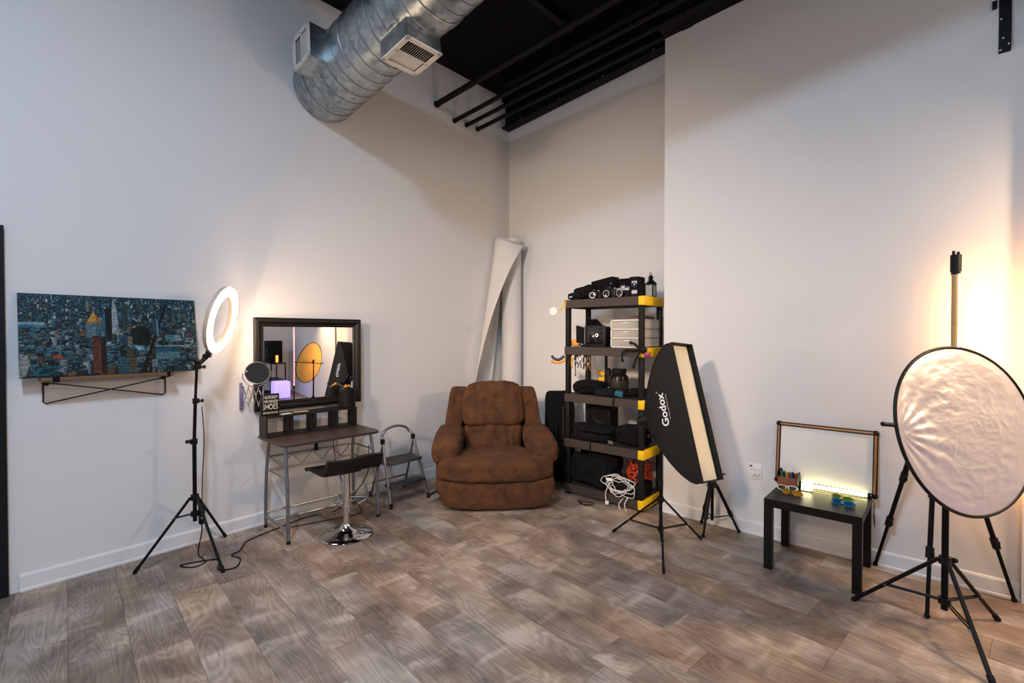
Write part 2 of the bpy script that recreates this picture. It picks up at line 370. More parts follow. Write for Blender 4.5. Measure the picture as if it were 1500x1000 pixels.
def takeoff(t, roll, reach, sa, sc):
    # roll: angle from straight down towards -E (left); box frame: a along duct, c across, n outwards
    n = (DN*cos(roll)-DE*sin(roll)); a = dd.copy(); c = n.cross(a).normalized(); q = dc+dd*t
    R = Matrix((a, c, n)).transposed()
    F0 = q+n*(reach)
    m = MB()
    # hollow box, open at its face
    dep = reach-DR+.11; th = .006
    for s_ in (-1, 1):
        m.box(F0-n*dep/2+a*s_*(sa/2-th/2), (th, sc, dep), R); m.box(F0-n*dep/2+c*s_*(sc/2-th/2), (sa, th, dep), R)
    m.out('branch_box', GALV, duct, smooth=False)
    MB().lathe([(DR*.62, 0), (DR*.62, .02), (DR*.4, .02)], q+n*(DR*.74), n, n=40).out('branch_collar', GALV, duct)
    g = MB(); fw = .035
    for s_ in (-1, 1):
        g.box(F0+n*.005+a*s_*(sa/2-fw/2+.005), (fw, sc+.01, .012), R, bev=.003); g.box(F0+n*.005+c*s_*(sc/2-fw/2+.005), (sa+.01, fw, .012), R, bev=.003)
    g.box(F0+n*.002, (.008, sc-.06, .01), R)
    fr = g.out('register_frame', REGM, duct, smooth=False)
    ns = 13
    for s_, tl in ((1, .9), (-1, -.35)):
        for k in range(ns):
            cc = -sc/2+fw+(k+.5)*(sc-2*fw)/ns
            Rr = R @ Matrix.Rotation(tl, 3, 'X')
            MB().box(F0-n*.004+c*cc+a*s_*(sa/4-fw/4), (sa/2-fw-.004, .014, .0016), Rr).out('slat', REGM, fr, smooth=False)
    MB().box(F0-n*.05, (sa-.02, sc-.02, .002), R).out('dark_backing', mat('inner_shade', '#181614', .9), duct, smooth=False)  # dark sheet put in for the shade inside the box
    for s_ in (-1, 1): MB().sphere(F0+n*.012+c*s_*(sc/2-.02), .006, n=8).out('screw', STEEL, fr)
takeoff(1.227, 0.0, .348+.0, .30, .285)
takeoff(.40, radians(92), .365, .26, .265)

# ------------------------------------------------------------------ city print on its wall shelf
WOOD = mat('shelf_wood', '#6d5038', .55, var=.25, scale=14, stretch=(.3, 6, 6))
sh = thing('wall_shelf', 'small wooden wall shelf on crossed black wire brackets', 'shelf', (-3.86, 0, 1.24))
MB().aabb((-4.19, -.14, 1.225), (-3.54, -.002, 1.25), bev=.002).out('board', WOOD, sh)
for s_ in (-1, 1):
    xa, xb = (-4.17, -3.56) if s_ < 0 else (-3.56, -4.17)
    MB().tube([(xa, -.006, 1.225), (xa, -.006, 1.10), (xa-s_*.012, -.006, 1.088), (xb, -.13, 1.222)], .004, n=8).out('wire_bracket', BLKM, sh)
    MB().cyl((xa-s_*.015, -.001, 1.205), (xa-s_*.015, -.012, 1.205), .011, n=14).out('screw_eye', BLKM, sh)
    MB().aabb((xa-.02 if s_ > 0 else xa+.03, -.143, 1.222), (xa+.0 if s_ > 0 else xa+.06, -.139, 1.252)).out('clip', BLKM, sh)
pr = thing('city_print', 'wide two-panel aerial city photograph leaning above the small wall shelf', 'picture', (-3.84, -.1, 1.251))
PB = V((-4.275, -.105, 1.252)); PT = V((-4.275, -.022, 1.742)); PWd = .888
PX = V((1, 0, 0)); PY = (PT-PB); PH = PY.length; PY.normalize(); PN = PX.cross(PY).normalized()   # outwards (towards -y)
if PN.y > 0: PN = -PN
def pp(u, v, d=0): return PB+PX*(u*PWd)+PY*(v*PH)+PN*d
PAINT = bpy.data.materials.new('printed_ink'); PAINT.use_nodes = True
_b = PAINT.node_tree.nodes['Principled BSDF']; _a = PAINT.node_tree.nodes.new('ShaderNodeVertexColor'); _a.layer_name = 'Col'
_n = PAINT.node_tree.nodes.new('ShaderNodeTexNoise'); _n.inputs['Scale'].default_value = 130; _n.inputs['Detail'].default_value = 3
_t = PAINT.node_tree.nodes.new('ShaderNodeTexCoord'); PAINT.node_tree.links.new(_t.outputs['Object'], _n.inputs['Vector'])
_r = PAINT.node_tree.nodes.new('ShaderNodeMapRange'); _r.inputs['From Min'].default_value = .35; _r.inputs['From Max'].default_value = .65; _r.inputs['To Min'].default_value = .35; _r.inputs['To Max'].default_value = 1.5; PAINT.node_tree.links.new(_n.outputs[0], _r.inputs[0])
_x = PAINT.node_tree.nodes.new('ShaderNodeVectorMath'); _x.operation = 'SCALE'; PAINT.node_tree.links.new(_a.outputs[0], _x.inputs[0]); PAINT.node_tree.links.new(_r.outputs[0], _x.inputs['Scale']); PAINT.node_tree.links.new(_x.outputs[0], _b.inputs['Base Color']); _b.inputs['Roughness'].default_value = .55; _b.inputs['Specular IOR Level'].default_value = .2
EDGE = mat('print_edge', '#15242c', .5)
SPL = .487
for (u0, u1) in ((0, SPL-.0015), (SPL+.0015, 1)):
    m = MB(); m.prism([pp(u0, 0), pp(u1, 0), pp(u1, 1), pp(u0, 1)], -PN*.018); m.out('panel', EDGE, pr, smooth=False)
MB().prism([pp(SPL-.0012, 0), pp(SPL+.0012, 0), pp(SPL+.0012, .8), pp(SPL-.0012, .8)], PN*.0012).out('panel_joint', mat('joint_white', '#cfe0ea', .4), pr, smooth=False)
cb = bmesh.new(); cl = cb.loops.layers.color.new('Col') if False else cb.loops.layers.float_color.new('Col')
def q4(pts, col, d):
    f = cb.faces.new([cb.verts.new(pp(min(1, max(0, u)), min(1, max(0, v)), d)) for u, v in pts])
    for l in f.loops: l[cl] = col
def rc(u, v, w, h, col, d): q4([(u, v), (u+w, v), (u+w, v+h), (u, v+h)], col, d)
DK_ = .50
_lin = lin
def lin_p(h): c = _lin(h); return tuple(x*DK_ for x in c[:3])+(1,)
def mixc(a, b, t): return tuple(a[i]*(1-t)+b[i]*t for i in range(3))+(1,)
rnd = random.Random(3)
C0 = [lin_p(x) for x in ('#0b2a38', '#0f3a4a', '#14506a', '#2b6f86', '#3f7f90', '#5e9aaa', '#1b2c2c', '#2b3a36', '#3c4a44', '#82a8b0', '#4c5850', '#7a6a50')]
for i in range(20):
    t = i/19; q4([(0, 1-t*.95-.05), (1, 1-t*.95-.05), (1, 1-t*.95), (0, 1-t*.95)], mixc(lin_p('#1a5068'), lin_p('#0a161a'), t), .0003)
rows = 46
for i in range(rows):
    t = i/(rows-1); v = .965-t*.97; h = .018+.055*t**1.2; u = -rnd.random()*.03; dz = .0005+i*.000035
    while u < 1:
        w_ = (.006+.04*t**1.1)*(.5+rnd.random()*1.1); hh = h*(.4+rnd.random()*1.2); c = rnd.choice(C0)
        if rnd.random() < .06*t: c = lin_p('#c0703a')
        if rnd.random() < .07: c = lin_p('#e5f0f2')
        c = mixc(c, lin_p('#0a1c22'), .45*rnd.random()+.25*t)
        if rnd.random() < .78:
            rc(u, v, w_*.62, hh, c, dz); rc(u+w_*.62, v, w_*.3, hh, mixc(c, (0, 0, 0, 1), .6), dz)
            sk = w_*.15; q4([(u, v+hh), (u+w_*.92, v+hh), (u+w_*.92-sk, v+hh+h*.28), (u+sk, v+hh+h*.28)], mixc(c, lin_p('#8cc0cc'), .45*rnd.random()), dz)
            if t > .35:
                for a in range(3):
                    for bq in range(2):
                        if rnd.random() < .6: rc(u+w_*(.08+.18*a), v+hh*(.15+.4*bq), w_*.08, hh*.16, mixc(c, lin_p('#e0d8a8') if rnd.random() < .3 else lin_p('#06121a'), .7), dz+.00002)
        u += w_*(.9+rnd.random()*.3)
# avenue, dark park
D1 = .0024
q4([(.63, .0), (.70, .0), (.735, .46), (.715, .46)], lin_p('#10181a'), D1); q4([(.715, .46), (.735, .46), (.815, .93), (.80, .93)], lin_p('#122630'), D1)
for k in range(34):
    t = rnd.random(); rc(.655+.07*t+rnd.random()*.018, t*.45, .004, .006, lin_p(rnd.choice(['#ffd9a0', '#e8f0f0', '#d05030'])), D1+.0001)
q4([(.57, .36), (.69, .36), (.70, .55), (.66, .62), (.6, .60)], lin_p('#10241c'), D1)
for k in range(60): a = rnd.random(); bq = rnd.random(); rc(.575+.11*a, .37+.2*bq, .01, .02, lin_p(rnd.choice(['#0c1c16', '#183024', '#122018'])), D1+.0001)
# far tower, silver blimp-like roof, office slabs
def tower(u, v, w_, h, ca, cb_, win=None, nx=5, ny=10, d=.0028):
    rc(u, v, w_*.6, h, lin_p(ca), d); rc(u+w_*.6, v, w_*.4, h, lin_p(cb_), d)
    if win:
        for a in range(nx):
            for bq in range(ny): rc(u+w_*(.05+.9*a/nx), v+h*(.04+.94*bq/ny), w_*.45/nx, h*.5/ny, lin_p(win), d+.0001)
tower(0, .59, .12, .07, '#3f88a8', '#5c9ab8'); rc(0, .625, .125, .03, lin_p('#a8c8d4'), .0029)
tower(.34, .80, .02, .12, '#9a9488', '#5a5850'); tower(.535, .62, .035, .29, '#2c5864', '#4c4a40', '#1c3840', 4, 12)
tower(.44, .44, .035, .40, '#141a20', '#10242c'); tower(.425, .44, .02, .34, '#3c88a4', '#2a6880')
q4([(.475, .52), (.515, .50), (.505, .84), (.485, .98), (.477, .84)], lin_p('#b9c4c8'), .0031); rc(.505, .52, .018, .08, lin_p('#90a0a8'), .0031)
tower(.335, .47, .085, .20, '#7fa8b0', '#5d8290', '#2a4a56', 8, 7, .0032)
rc(.33, .655, .092, .015, lin_p('#c88850'), .0033)
q4([(.338, .67), (.418, .67), (.376, .80)], lin_p('#f0b84a'), .0034); q4([(.376, .80), (.395, .67), (.418, .67)], lin_p('#b8761e'), .0035); q4([(.374, .79), (.379, .79), (.3765, .84)], lin_p('#e8c070'), .0034)
tower(.365, .02, .075, .46, '#7d4430', '#2c2018', None); rc(.365, .46, .045, .03, lin_p('#4a2c20'), .0034); tower(.43, .42, .018, .16, '#b8c8cc', '#4a7080')
for bq in range(26): rc(.372, .04+bq*.016, .03, .003, lin_p('#5a2e20'), .0035)
q4([(.0, .0), (.03, .02), (.062, .04), (.04, .26), (.004, .28)], lin_p('#a9aeac'), .0033); q4([(.03, .02), (.062, .04), (.05, .15)], lin_p('#2c4a50'), .0034)
q4([(.055, .02), (.14, .02), (.225, .13), (.09, .11)], lin_p('#1f7486'), .0033); q4([(.085, .035), (.14, .04), (.19, .11), (.11, .1)], lin_p('#123440'), .0034)
q4([(.16, .22), (.205, .205), (.21, .245), (.165, .255)], lin_p('#c8622c'), .0033)
q4([(.57, .38), (.66, .36), (.68, .30), (.62, .27), (.59, .33)], lin_p('#3a87a0'), .0032); q4([(.60, .36), (.65, .35), (.66, .31), (.62, .30)], lin_p('#a8c4c8'), .0033)
tower(.725, .17, .165, .18, '#37707c', '#2c606e', '#8ab8bc', 16, 1, .0033); rc(.725, .345, .165, .015, lin_p('#9cc0c4'), .0034)
tower(.70, .07, .065, .10, '#93a8b4', '#3e6a7c', '#24465a', 4, 3, .0034); tower(.50, .0, .11, .2, '#41707c', '#6c6040', '#1e3a44', 6, 5, .0033)
tower(.555, .2, .06, .13, '#5e5c48', '#3e3c2c', '#26261e', 5, 4, .0032); tower(.72, .5, .03, .22, '#2f6c84', '#a8b4b8', '#183848', 3, 8, .003)
tower(.79, .44, .10, .06, '#4e94a4', '#86a8ac', None); tower(.86, .42, .06, .035, '#a8bcbc', '#3e7488', None); tower(.52, .38, .07, .10, '#245464', '#8c8468', None)
m = MB(); m.b.free(); m.b = cb; m.out('printed_cityscape', PAINT, pr, smooth=False, recalc=False)['kind'] = 'stuff'

# ------------------------------------------------------------------ light stands
def collar(p, ax, r, parent, knob_dir, h=.035, mname=BLACK):
    p = V(p); ax = V(ax).normalized(); k = V(knob_dir).normalized()
    c = MB().cyl(p-ax*h/2, p+ax*h/2, r*1.5, n=16).box(p+k*r*1.5, (r*1.4, r*1.4, h*.8), bev=.001).out('collar', mname, parent)
    MB().cyl(p+k*r*1.8, p+k*(r*1.8+.016), .005, n=8).cyl(p+k*(r*1.8+.014), p+k*(r*1.8+.028), .013, .011, n=12).out('knob', BLACK, c)
def stand(parent, c, feet, zhub, zbr, zbot, fbr, r=.011, legr=.008):
    c = V(c)
    hub = MB().cyl((c.x, c.y, zhub-.018), (c.x, c.y, zhub+.018), r*1.9, n=16).out('leg_hub', BLACK, parent)
    sl = MB().cyl((c.x, c.y, zbr-.015), (c.x, c.y, zbr+.015), r*1.9, n=16).out('brace_hub', BLACK, parent)
    for fx, fy in feet:
        f = V((fx, fy, .006)); d = (f-c); d.z = 0; d.normalize()
        a = V((c.x, c.y, zhub))+d*r*1.9; m = MB().cyl(a, f, legr, n=10)
        leg = m.out('leg', BLKM, parent)
        dn = (f-a).normalized(); MB().cyl(f-dn*.035, f, legr*1.35, n=10).sphere(f, legr*1.3, n=8).out('rubber_foot', RUB, leg)
        j = a+(f-a)*fbr; s = V((c.x, c.y, zbr))+d*r*1.9; sd = d.cross(V((0, 0, 1)))*.007
        MB().tube([s+sd, j+sd], .0045, n=6).tube([s-sd, j-sd], .0045, n=6).out('brace', BLKM, parent)
        MB().cyl(j-sd*1.9, j+sd*1.9, .0045, n=8).sphere(j+sd*1.9, .006, n=8).out('rivet', STEEL, parent)
RC = (-3.47, -.30, 0)
rl = thing('ring_light', 'lit white ring light on a black tripod stand left of the framed mirror', 'ring light', RC)
stand(rl, RC, [(-3.784, -.232), (-3.409, -.63), (-3.204, -.042)], .42, .31, .3, .28, r=.013, legr=.009)
x, y = RC[:2]
lean = V((.012, -.0, 1)).normalized(); P0 = V((x, y, .26))
MB().cyl(P0, (x, y, .80), .0125).out('pole', BLKM, rl); MB().cyl((x, y, .8), (x+.008, y, 1.06), .0105).out('pole', BLKM, rl); MB().cyl((x+.008, y, 1.06), (x+.02, y, 1.32), .0085).out('pole', BLKM, rl)
collar((x, y, .79), (0, 0, 1), .013, rl, (-.66, -.1, .1)); collar((x+.008, y, 1.06), (0, 0, 1), .011, rl, (.8, -.4, 0))
rn = V((.80, -.60, -.23)).normalized(); rx = rn.cross(V((0, 0, 1))).normalized(); ry = rx.cross(rn).normalized()
rc0 = V((-3.305, -.335, 1.60)); RR, rw, rt = .198, .034, .034
# housing: ring with a rounded back, open front that holds the diffuser
prof = [(RR-rw, 0), (RR-rw-.002, -.012), (RR-rw+.006, -rt*.8), (RR-rw+.02, -rt), (RR+rw-.02, -rt), (RR+rw-.006, -rt*.8), (RR+rw+.002, -.012), (RR+rw, 0), (RR+rw-.006, .001), (RR-rw+.006, .001)]
MB().lathe(prof, rc0, rn, n=72, closed=True).out('ring_housing', mat('ring_housing_plastic', '#b9a898', .5), rl)
prof = [(RR-rw+.005, .001), (RR-rw+.007, .010), (RR-.01, .0145), (RR+.01, .0145), (RR+rw-.007, .010), (RR+rw-.005, .001)]
MB().lathe(prof, rc0, rn, n=72, closed=True).out('ring_diffuser', mat('ring_glow', '#ffffff', .5, emit='#ffdcb8', es=72), rl)
bt = rc0-ry*(RR+rw)-rn*.015
MB().box(bt-ry*.012-rn*.02, (.045, .03, .05), Matrix((rx, rn, ry)).transposed(), bev=.004).box(bt-ry*.035-rn*.035, (.03, .03, .035), Matrix((rx, rn, ry)).transposed(), bev=.004).out('tilt_bracket', BLACK, rl)
MB().cyl((x+.02, y, 1.295), bt-ry*.04-rn*.03, .014).sphere((x+.02, y, 1.32), .02).cyl((x-.03, y, 1.34), (x+.03, y, 1.33), .01).out('ball_head', BLACK, rl)
collar((x+.02, y, 1.285), (0, 0, 1), .012, rl, (.8, -.5, 0), h=.03)
MB().box((x+.035, y-.015, .30), (.035, .03, .13), bev=.005).out('power_adapter', BLACK, rl)
MB().tube([(x+.04, y-.02, 1.02), (x+.05, y-.025, .8), (x+.04, y-.02, .55), (x+.036, y-.018, .36)], .003, n=6, smooth=6).out('cable', RUB, rl)
m = MB(); m.tube([(x+.035, y-.015, .235), (x+.03, y-.03, .18), (x+.0, y-.06, .06), (x+.03, y-.1, .006), (x-.05, y-.12, .006), (x-.09, y-.03, .006), (x+.1, y-.12, .006), (x+.05, y-.27, .006), (x+.13, y-.33, .006), (x+.2, y-.22, .006), (x+.18, y-.12, .006), (x+.25, y-.08, .006), (x+.35, y+.05, .006), (x+.6, y+.12, .006), (x+.85, y+.18, .006), (x+1.1, y+.12, .02), (x+1.25, y-.06, .3), (x+1.30, y-.02, .55)], .0042, n=6, smooth=8)
m.out('power_cord', RUB, rl)

# ------------------------------------------------------------------ framed mirror (its right side stands off the wall)
MA = -radians(4.3)
FRM = mat('mirror_frame_black', '#120e0b', .38, bump=.25, scale=90, stretch=(8, 1, 1), spec=.35)
mr = thing('wall_mirror', 'rectangular mirror in a wide black beaded frame above the desk', 'mirror', (-2.985, -.003, .90), MA)
W_, HH = .885, .735; FW = .072
# profile swept around the rectangle: (inset, depth)
pf = [(0, 0), (0, .028), (.012, .036), (.03, .038), (.045, .030), (.052, .022), (.062, .022), (.072, .012), (.072, .0)]
m = MB()
rings = []
for i_, d_ in pf:
    rings.append([m.b.verts.new(V(p)) for p in ((i_, -d_, i_), (W_-i_, -d_, i_), (W_-i_, -d_, HH-i_), (i_, -d_, HH-i_))])
for a in range(len(rings)):
    A = rings[a]; B = rings[(a+1) % len(rings)]
    for k in range(4): m.b.faces.new((A[k], A[(k+1) % 4], B[(k+1) % 4], B[k]))
m.out('frame', FRM, mr, local=True, smooth=False)
m = MB(); sp = .0115
for k in range(int((W_-2*.057)/sp)+1):
    for z in (.057, HH-.057): m.sphere((.057+k*sp, -.0235, z), .0042, n=6)
for k in range(int((HH-2*.057)/sp)+1):
    for xx in (.057, W_-.057): m.sphere((xx, -.0235, .057+k*sp), .0042, n=6)
m.out('beading', FRM, mr, local=True)['kind'] = 'stuff'
GL = mat('mirror_silvering', '#f4f4f4', .0, metal=1)
m = MB(); kc = .05
m.grid(lambda u, v: (FW-.004+(W_-2*FW+.008)*u, -.010-kc*.5*(.18-((u-.5)*(W_-2*FW))**2-((v-.5)*(HH-2*FW))**2), FW-.004+(HH-2*FW+.008)*v), 40, 32)
m.out('mirror_glass', GL, mr, local=True, ang=180)

# ------------------------------------------------------------------ scissor make-up mirror
sm = thing('makeup_mirror', 'small round chrome make-up mirror on a folding scissor arm at the left mirror edge', 'mirror', (-3.04, 0, 1.0))
nn = V((-.50, -.85, -.1)).normalized(); mc = V((-3.03, -.20, 1.215))
MB().lathe([(0, -.012), (.075, -.012), (.084, -.006), (.086, 0), (.083, .006), (.079, .005)], mc, nn, n=40).out('mirror_rim', mat('warm_chrome', '#c8b8a8', .15, metal=1), sm)
MB().lathe([(0, .004), (.079, .004)], mc, nn, n=40).out('mirror_glass', GL, sm)
MB().tube([mc+V((-.095, .02, 0)), mc+V((-.09, .03, -.04)), mc+V((-.05, .03, -.09)), mc+V((0, .03, -.105)), mc+V((.05, .02, -.09)), mc+V((.09, 0, -.04)), mc+V((.095, -.01, 0))], .0035, smooth=6).out('yoke', CHROME, sm)
for k in (-1, 1): MB().sphere(mc+V((k*.092, 0, 0)), .008, n=10).out('pivot', CHROME, sm)
MB().box((-3.078, -.012, 1.03), (.022, .016, .205), bev=.004).out('wall_plate', mat('wall_plate_metal', '#8a84b4', .3, metal=.7), sm)
for z in (.945, 1.115): MB().cyl((-3.078, -.018, z), (-3.078, -.026, z), .005, n=10).out('screw', CHROME, sm)
m = MB()
for k in range(4):
    x0 = -3.066+k*.024; y0 = -.02-k*.036; 
    for dz0, dz1 in ((-.075, .075), (.075, -.075)):
        m.box(V((x0+.012, y0-.018, 1.03)), (.0045, .007, .165), Matrix.Rotation(.30*(1 if dz0 < 0 else -1), 3, V((-.83, -.55, 0))), bev=.001)
m.out('scissor_arm', CHROME, sm)
MB().cyl((-2.975, -.165, .955), (-2.975, -.165, 1.11), .0045).out('arm_rod', CHROME, sm)
for k in range(5): MB().sphere((-3.066+k*.024, -.02-k*.036, 1.03-.075*(1 if k % 2 else -1)), .0055, n=8).out('rivet', CHROME, sm)

# ------------------------------------------------------------------ desk
DKW = mat('espresso_laminate', '#1e1714', .45, bump=.06, scale=60, var=.12, stretch=(1, 8, 8))
DKL = mat('desk_top_laminate', '#352a25', .42, bump=.05, scale=60, var=.08)
dk = thing('vanity_desk', 'narrow dark desk with a cubby hutch and curved grey metal legs', 'desk', (-2.605, -.30, 0), radians(-2.6))
MB().prism([(-.385, .215, .700), (-.385, -.20, .700), (-.365, -.255, .700), (-.33, -.275, .700), (.35, -.275, .700), (.385, -.245, .700), (.40, -.20, .700), (.40, .215, .700)], (0, 0, .018)).bevel(.002, 1).out('desk_top', DKL, dk, local=True)
hz0, hz1, hy0, hy1, hx0, hx1 = .7185, .88, .07, .215, -.375, .365
h = MB().aabb((hx0, hy0, hz1-.014), (hx1, hy1, hz1)).aabb((hx0, hy0, hz0), (hx1, hy1, hz0+.012)).out('hutch_board', DKW, dk, local=True, smooth=False)
for k in range(5):
    xx = hx0+(hx1-hx0)*k/4; a = xx if k == 0 else (xx-.012 if k == 4 else xx-.006)
    MB().aabb((a, hy0, hz0+.012), (a+.012, hy1, hz1-.014)).out('divider', DKW, dk, local=True, smooth=False)
# front trim of hutch: wider stiles
for k in range(1, 4):
    xx = hx0+(hx1-hx0)*k/4; MB().aabb((xx-.022, hy0+.01, hz0+.012), (xx+.022, hy0+.02, hz1-.014)).out('stile', DKW, dk, local=True, smooth=False)
for s_ in (-1, 1):
    xx = s_*.335
    f = [(xx, -.19, .70), (xx, -.205, .55), (xx-.0, -.225, .35), (xx, -.232, .15), (xx, -.235, .003)] if s_ < 0 else [(xx+.02, -.17, .70), (xx+.03, -.20, .5), (xx+.05, -.222, .25), (xx+.055, -.225, .003)]
    b = [(xx, .12, .70), (xx, .17, .5), (xx, .20, .25), (xx, .205, .003)] if s_ < 0 else [(xx+.02, .1, .70), (xx+.03, .15, .5), (xx+.05, .18, .25), (xx+.055, .185, .003)]
    for q in (f, b):
        lg = MB().tube(q, .0125, n=12, smooth=6).out('leg', STEEL, dk, local=True)
        MB().cyl(V(q[-1])-V((0, 0, .002)), V(q[-1])+V((0, 0, .02)), .0135, n=12).out('foot_cap', BLACK, lg, local=True)
    xs = xx if s_ < 0 else xx+.05
    for z in (.56, .46): MB().cyl((xs-(.0 if s_ < 0 else .02), -.205, z), (xs-(0 if s_ < 0 else .02), .155, z), .006, n=8).out('side_rail', STEEL, dk, local=True)
    MB().cyl((xs, -.23, .09), (xs, .2, .09), .009, n=8).out('side_rail', STEEL, dk, local=True)
for z in (.56, .46): MB().cyl((-.335, .155, z), (.35, .135, z), .007, n=8).out('back_rail', STEEL, dk, local=True)
m = MB(); nz_ = 8
for k in range(nz_): m.tube([(-.32+k*.66/nz_, .15, .465 if k % 2 else .555), (-.32+(k+1)*.66/nz_, .148, .555 if k % 2 else .465)], .0035, n=6)
m.out('zigzag_brace', STEEL, dk, local=True)
for z, yy in ((.12, .2), (.07, .12)): MB().cyl((-.335, yy, z), (.385, yy-.02, z), .009, n=8).out('foot_rail', STEEL, dk, local=True)

# sign
INK = mat('sign_black', '#1a1614', .6); PAPW = mat('sign_lettering', '#e4dccb', .6)
WD = WM[dk.name]
sg = thing('lettered_sign', 'small black box sign with white words about shoes standing on the desk hutch', 'sign', WD @ V((-.325, .13, .8805)), radians(-2.6)-radians(1))
MB().aabb((-.065, -.012, 0), (.065, .012, .166), bev=.002).out('sign_block', INK, sg, local=True)
WS = WM[sg.name]; sX = WS.to_3x3() @ V((1, 0, 0)); sZ = V((0, 0, 1))
for s, z, hgt, wd in (('I ALREADY', .128, .024, .108), ('OWN ENOUGH', .096, .023, .108), ('SHOES', .047, .042, .108), ('SAID NO ONE EVER', .014, .016, .108)):
    text('lettering', s, PAPW, sg, WS @ V((-.054, -.0121, z)), sX, sZ, hgt, fit=wd, bold=.004)
# papers on hutch
PAP = mat('paper_card', '#d8d2cc', .6, var=.1, scale=20)
for k, (xx, yy, rz, w1) in enumerate(((-.19, .12, .2, .09), (-.06, .15, -.3, .11))):
    tag(MB().box(WD @ V((xx-.02, yy, .8815)), (w1, .05, .0014), rz).out('card', PAP if k == 0 else mat('card_kraft', '#b8926c', .7), smooth=False), ('white paper card lying beside the shoe sign on the hutch', 'brownish card lying in the middle of the hutch top')[k], 'card', 'cards on the hutch')
# speaker / canister
can = thing('round_canister', 'black round canister standing at the right end of the desk hutch', 'canister', WD @ V((.315, .14, .8805)))
c0 = WD @ V((.315, .14, .8805))
MB().lathe([(0, 0), (.062, 0), (.066, .004), (.066, .155), (.062, .16), (.05, .158), (0, .158)], c0, n=40).out('body', mat('canister_black', '#100f0e', .5), can)
MB().lathe([(.0665, .135), (.068, .136), (.068, .140), (.0665, .141)], c0, n=40).out('rim_band', BLACK, can)
mc_ = thing('trinket', 'tiny gold trinket sitting on top of the black canister', 'ornament', c0+V((0, 0, .159)))
GOLD = mat('gold_metal', '#d8a040', .25, metal=1)
mq = MB(); t0 = c0+V((0, .0, .168))
for k in range(6): mq.sphere(t0+V((cos(k)*.018, sin(k)*.014, (k % 3)*.007)), .009, n=8)
mq.out('beads', GOLD, mc_)
MB().lathe([(0, -.008), (.03, -.008), (.034, 0), (.031, .001), (.026, -.005), (0, -.005)], t0, n=20).out('dish', GOLD, mc_)
MB().tube([WD @ V(p) for p in ((.27, .21, .92), (.27, .225, .85), (.265, .23, .70), (.22, .2, .62), (.20, .15, .5), (.24, .14, .3), (.32, .1, .12), (.36, 0, .02), (.30, -.06, .006), (.1, -.02, .006), (-.2, .05, .006))], .0035, n=6, smooth=6).out('speaker_cord', RUB)
tag(bpy.data.objects['speaker_cord'], 'black cord dropping from the hutch behind the desk to the floor', 'cord')

# ------------------------------------------------------------------ bar stool
BS = (-2.585, -.675)
bs = thing('bar_stool', 'bar stool with curved black seat on a chrome pedestal in front of the desk', 'stool', (BS[0], BS[1], 0))
B3 = V((BS[0], BS[1], 0))
MB().lathe([(0, 0), (.192, 0), (.196, .004), (.192, .009), (.15, .016), (.09, .03), (.055, .05), (.036, .075), (.032, .085), (0, .085)], B3, n=64).out('base_disc', CHROME, bs, ang=60)
MB().cyl(B3+V((0, 0, .08)), B3+V((0, 0, .17)), .022, n=24).cyl(B3+V((0, 0, .165)), B3+V((0, 0, .175)), .028, n=24).out('pedestal_neck', CHROME, bs)
MB().cyl(B3+V((0, 0, .17)), B3+V((0, 0, .48)), .028, n=32).out('pedestal_tube', CHROME, bs)
fa = radians(50)
def fr_(p): return B3+Matrix.Rotation(fa, 3, 'Z') @ V(p)
MB().tube([fr_(p) for p in ((.028, .0, .2), (.12, -.10, .2), (.22, -.12, .2), (.25, -.06, .2), (.25, .06, .2), (.22, .12, .2), (.12, .10, .2), (.028, .0, .2))], .009, n=10, smooth=6).out('footrest', CHROME, bs)
MB().cyl(B3+V((0, 0, .18)), B3+V((0, 0, .22)), .033, n=24).out('footrest_collar', CHROME, bs)
# seat: curved slab, low back lip
spf = [(.215, .488), (.20, .502), (.14, .514), (.04, .512), (-.06, .512), (-.105, .520), (-.128, .545), (-.142, .580), (-.152, .612)]
spc = catmull([V((0, a, b)) for a, b in spf], 4)
def seat_pt(u, v, o):
    a = (u-.5)*2; i = min(len(spc)-2, int(v*(len(spc)-1))); f = v*(len(spc)-1)-i; p = spc[i]*(1-f)+spc[i+1]*f; t = (spc[i+1]-spc[i]).normalized()
    nrm = V((0, t.z, -t.y)); p = p-nrm*o
    return B3+Matrix.Rotation(radians(-3), 3, 'Z') @ V((a*(.228-.012*v), p.y+.012*a*a*(1 if v > .6 else -1), p.z+.010*a*a*(1-v)+.006*sin(a*4)*v))
m = MB(); m.grid(lambda u, v: seat_pt(u, v, 0), 22, 34); m.grid(lambda u, v: seat_pt(u, v, .026), 22, 34)
edges = [e for e in m.b.edges if e.is_boundary]
bmesh.ops.bridge_loops(m.b, edges=edges)
m.out('seat', mat('black_leatherette', '#151312', .5, bump=.1, scale=200), bs, ang=60)
MB().box(B3+V((0, 0, .484)), (.16, .16, .012), bev=.003).out('seat_plate', BLKM, bs)
MB().tube([B3+V((.0, 0, .472)), B3+V((.10, .04, .47)), B3+V((.17, .07, .455))], .005, smooth=4).out('lift_lever', CHROME, bs)
# small webcam clip behind seat (black knob on desk rail)
wb_ = thing('clip_lamp', 'small black clip with round head on the desk rail behind the stool seat', 'clip', WD @ V((.02, .1, .58)))
pz = WD @ V((.03, .12, .60)); MB().sphere(pz, .016, n=12).out('round_head', BLACK, wb_); MB().box(pz-V((0, 0, .03)), (.03, .03, .03), bev=.004).out('clamp', BLACK, wb_)

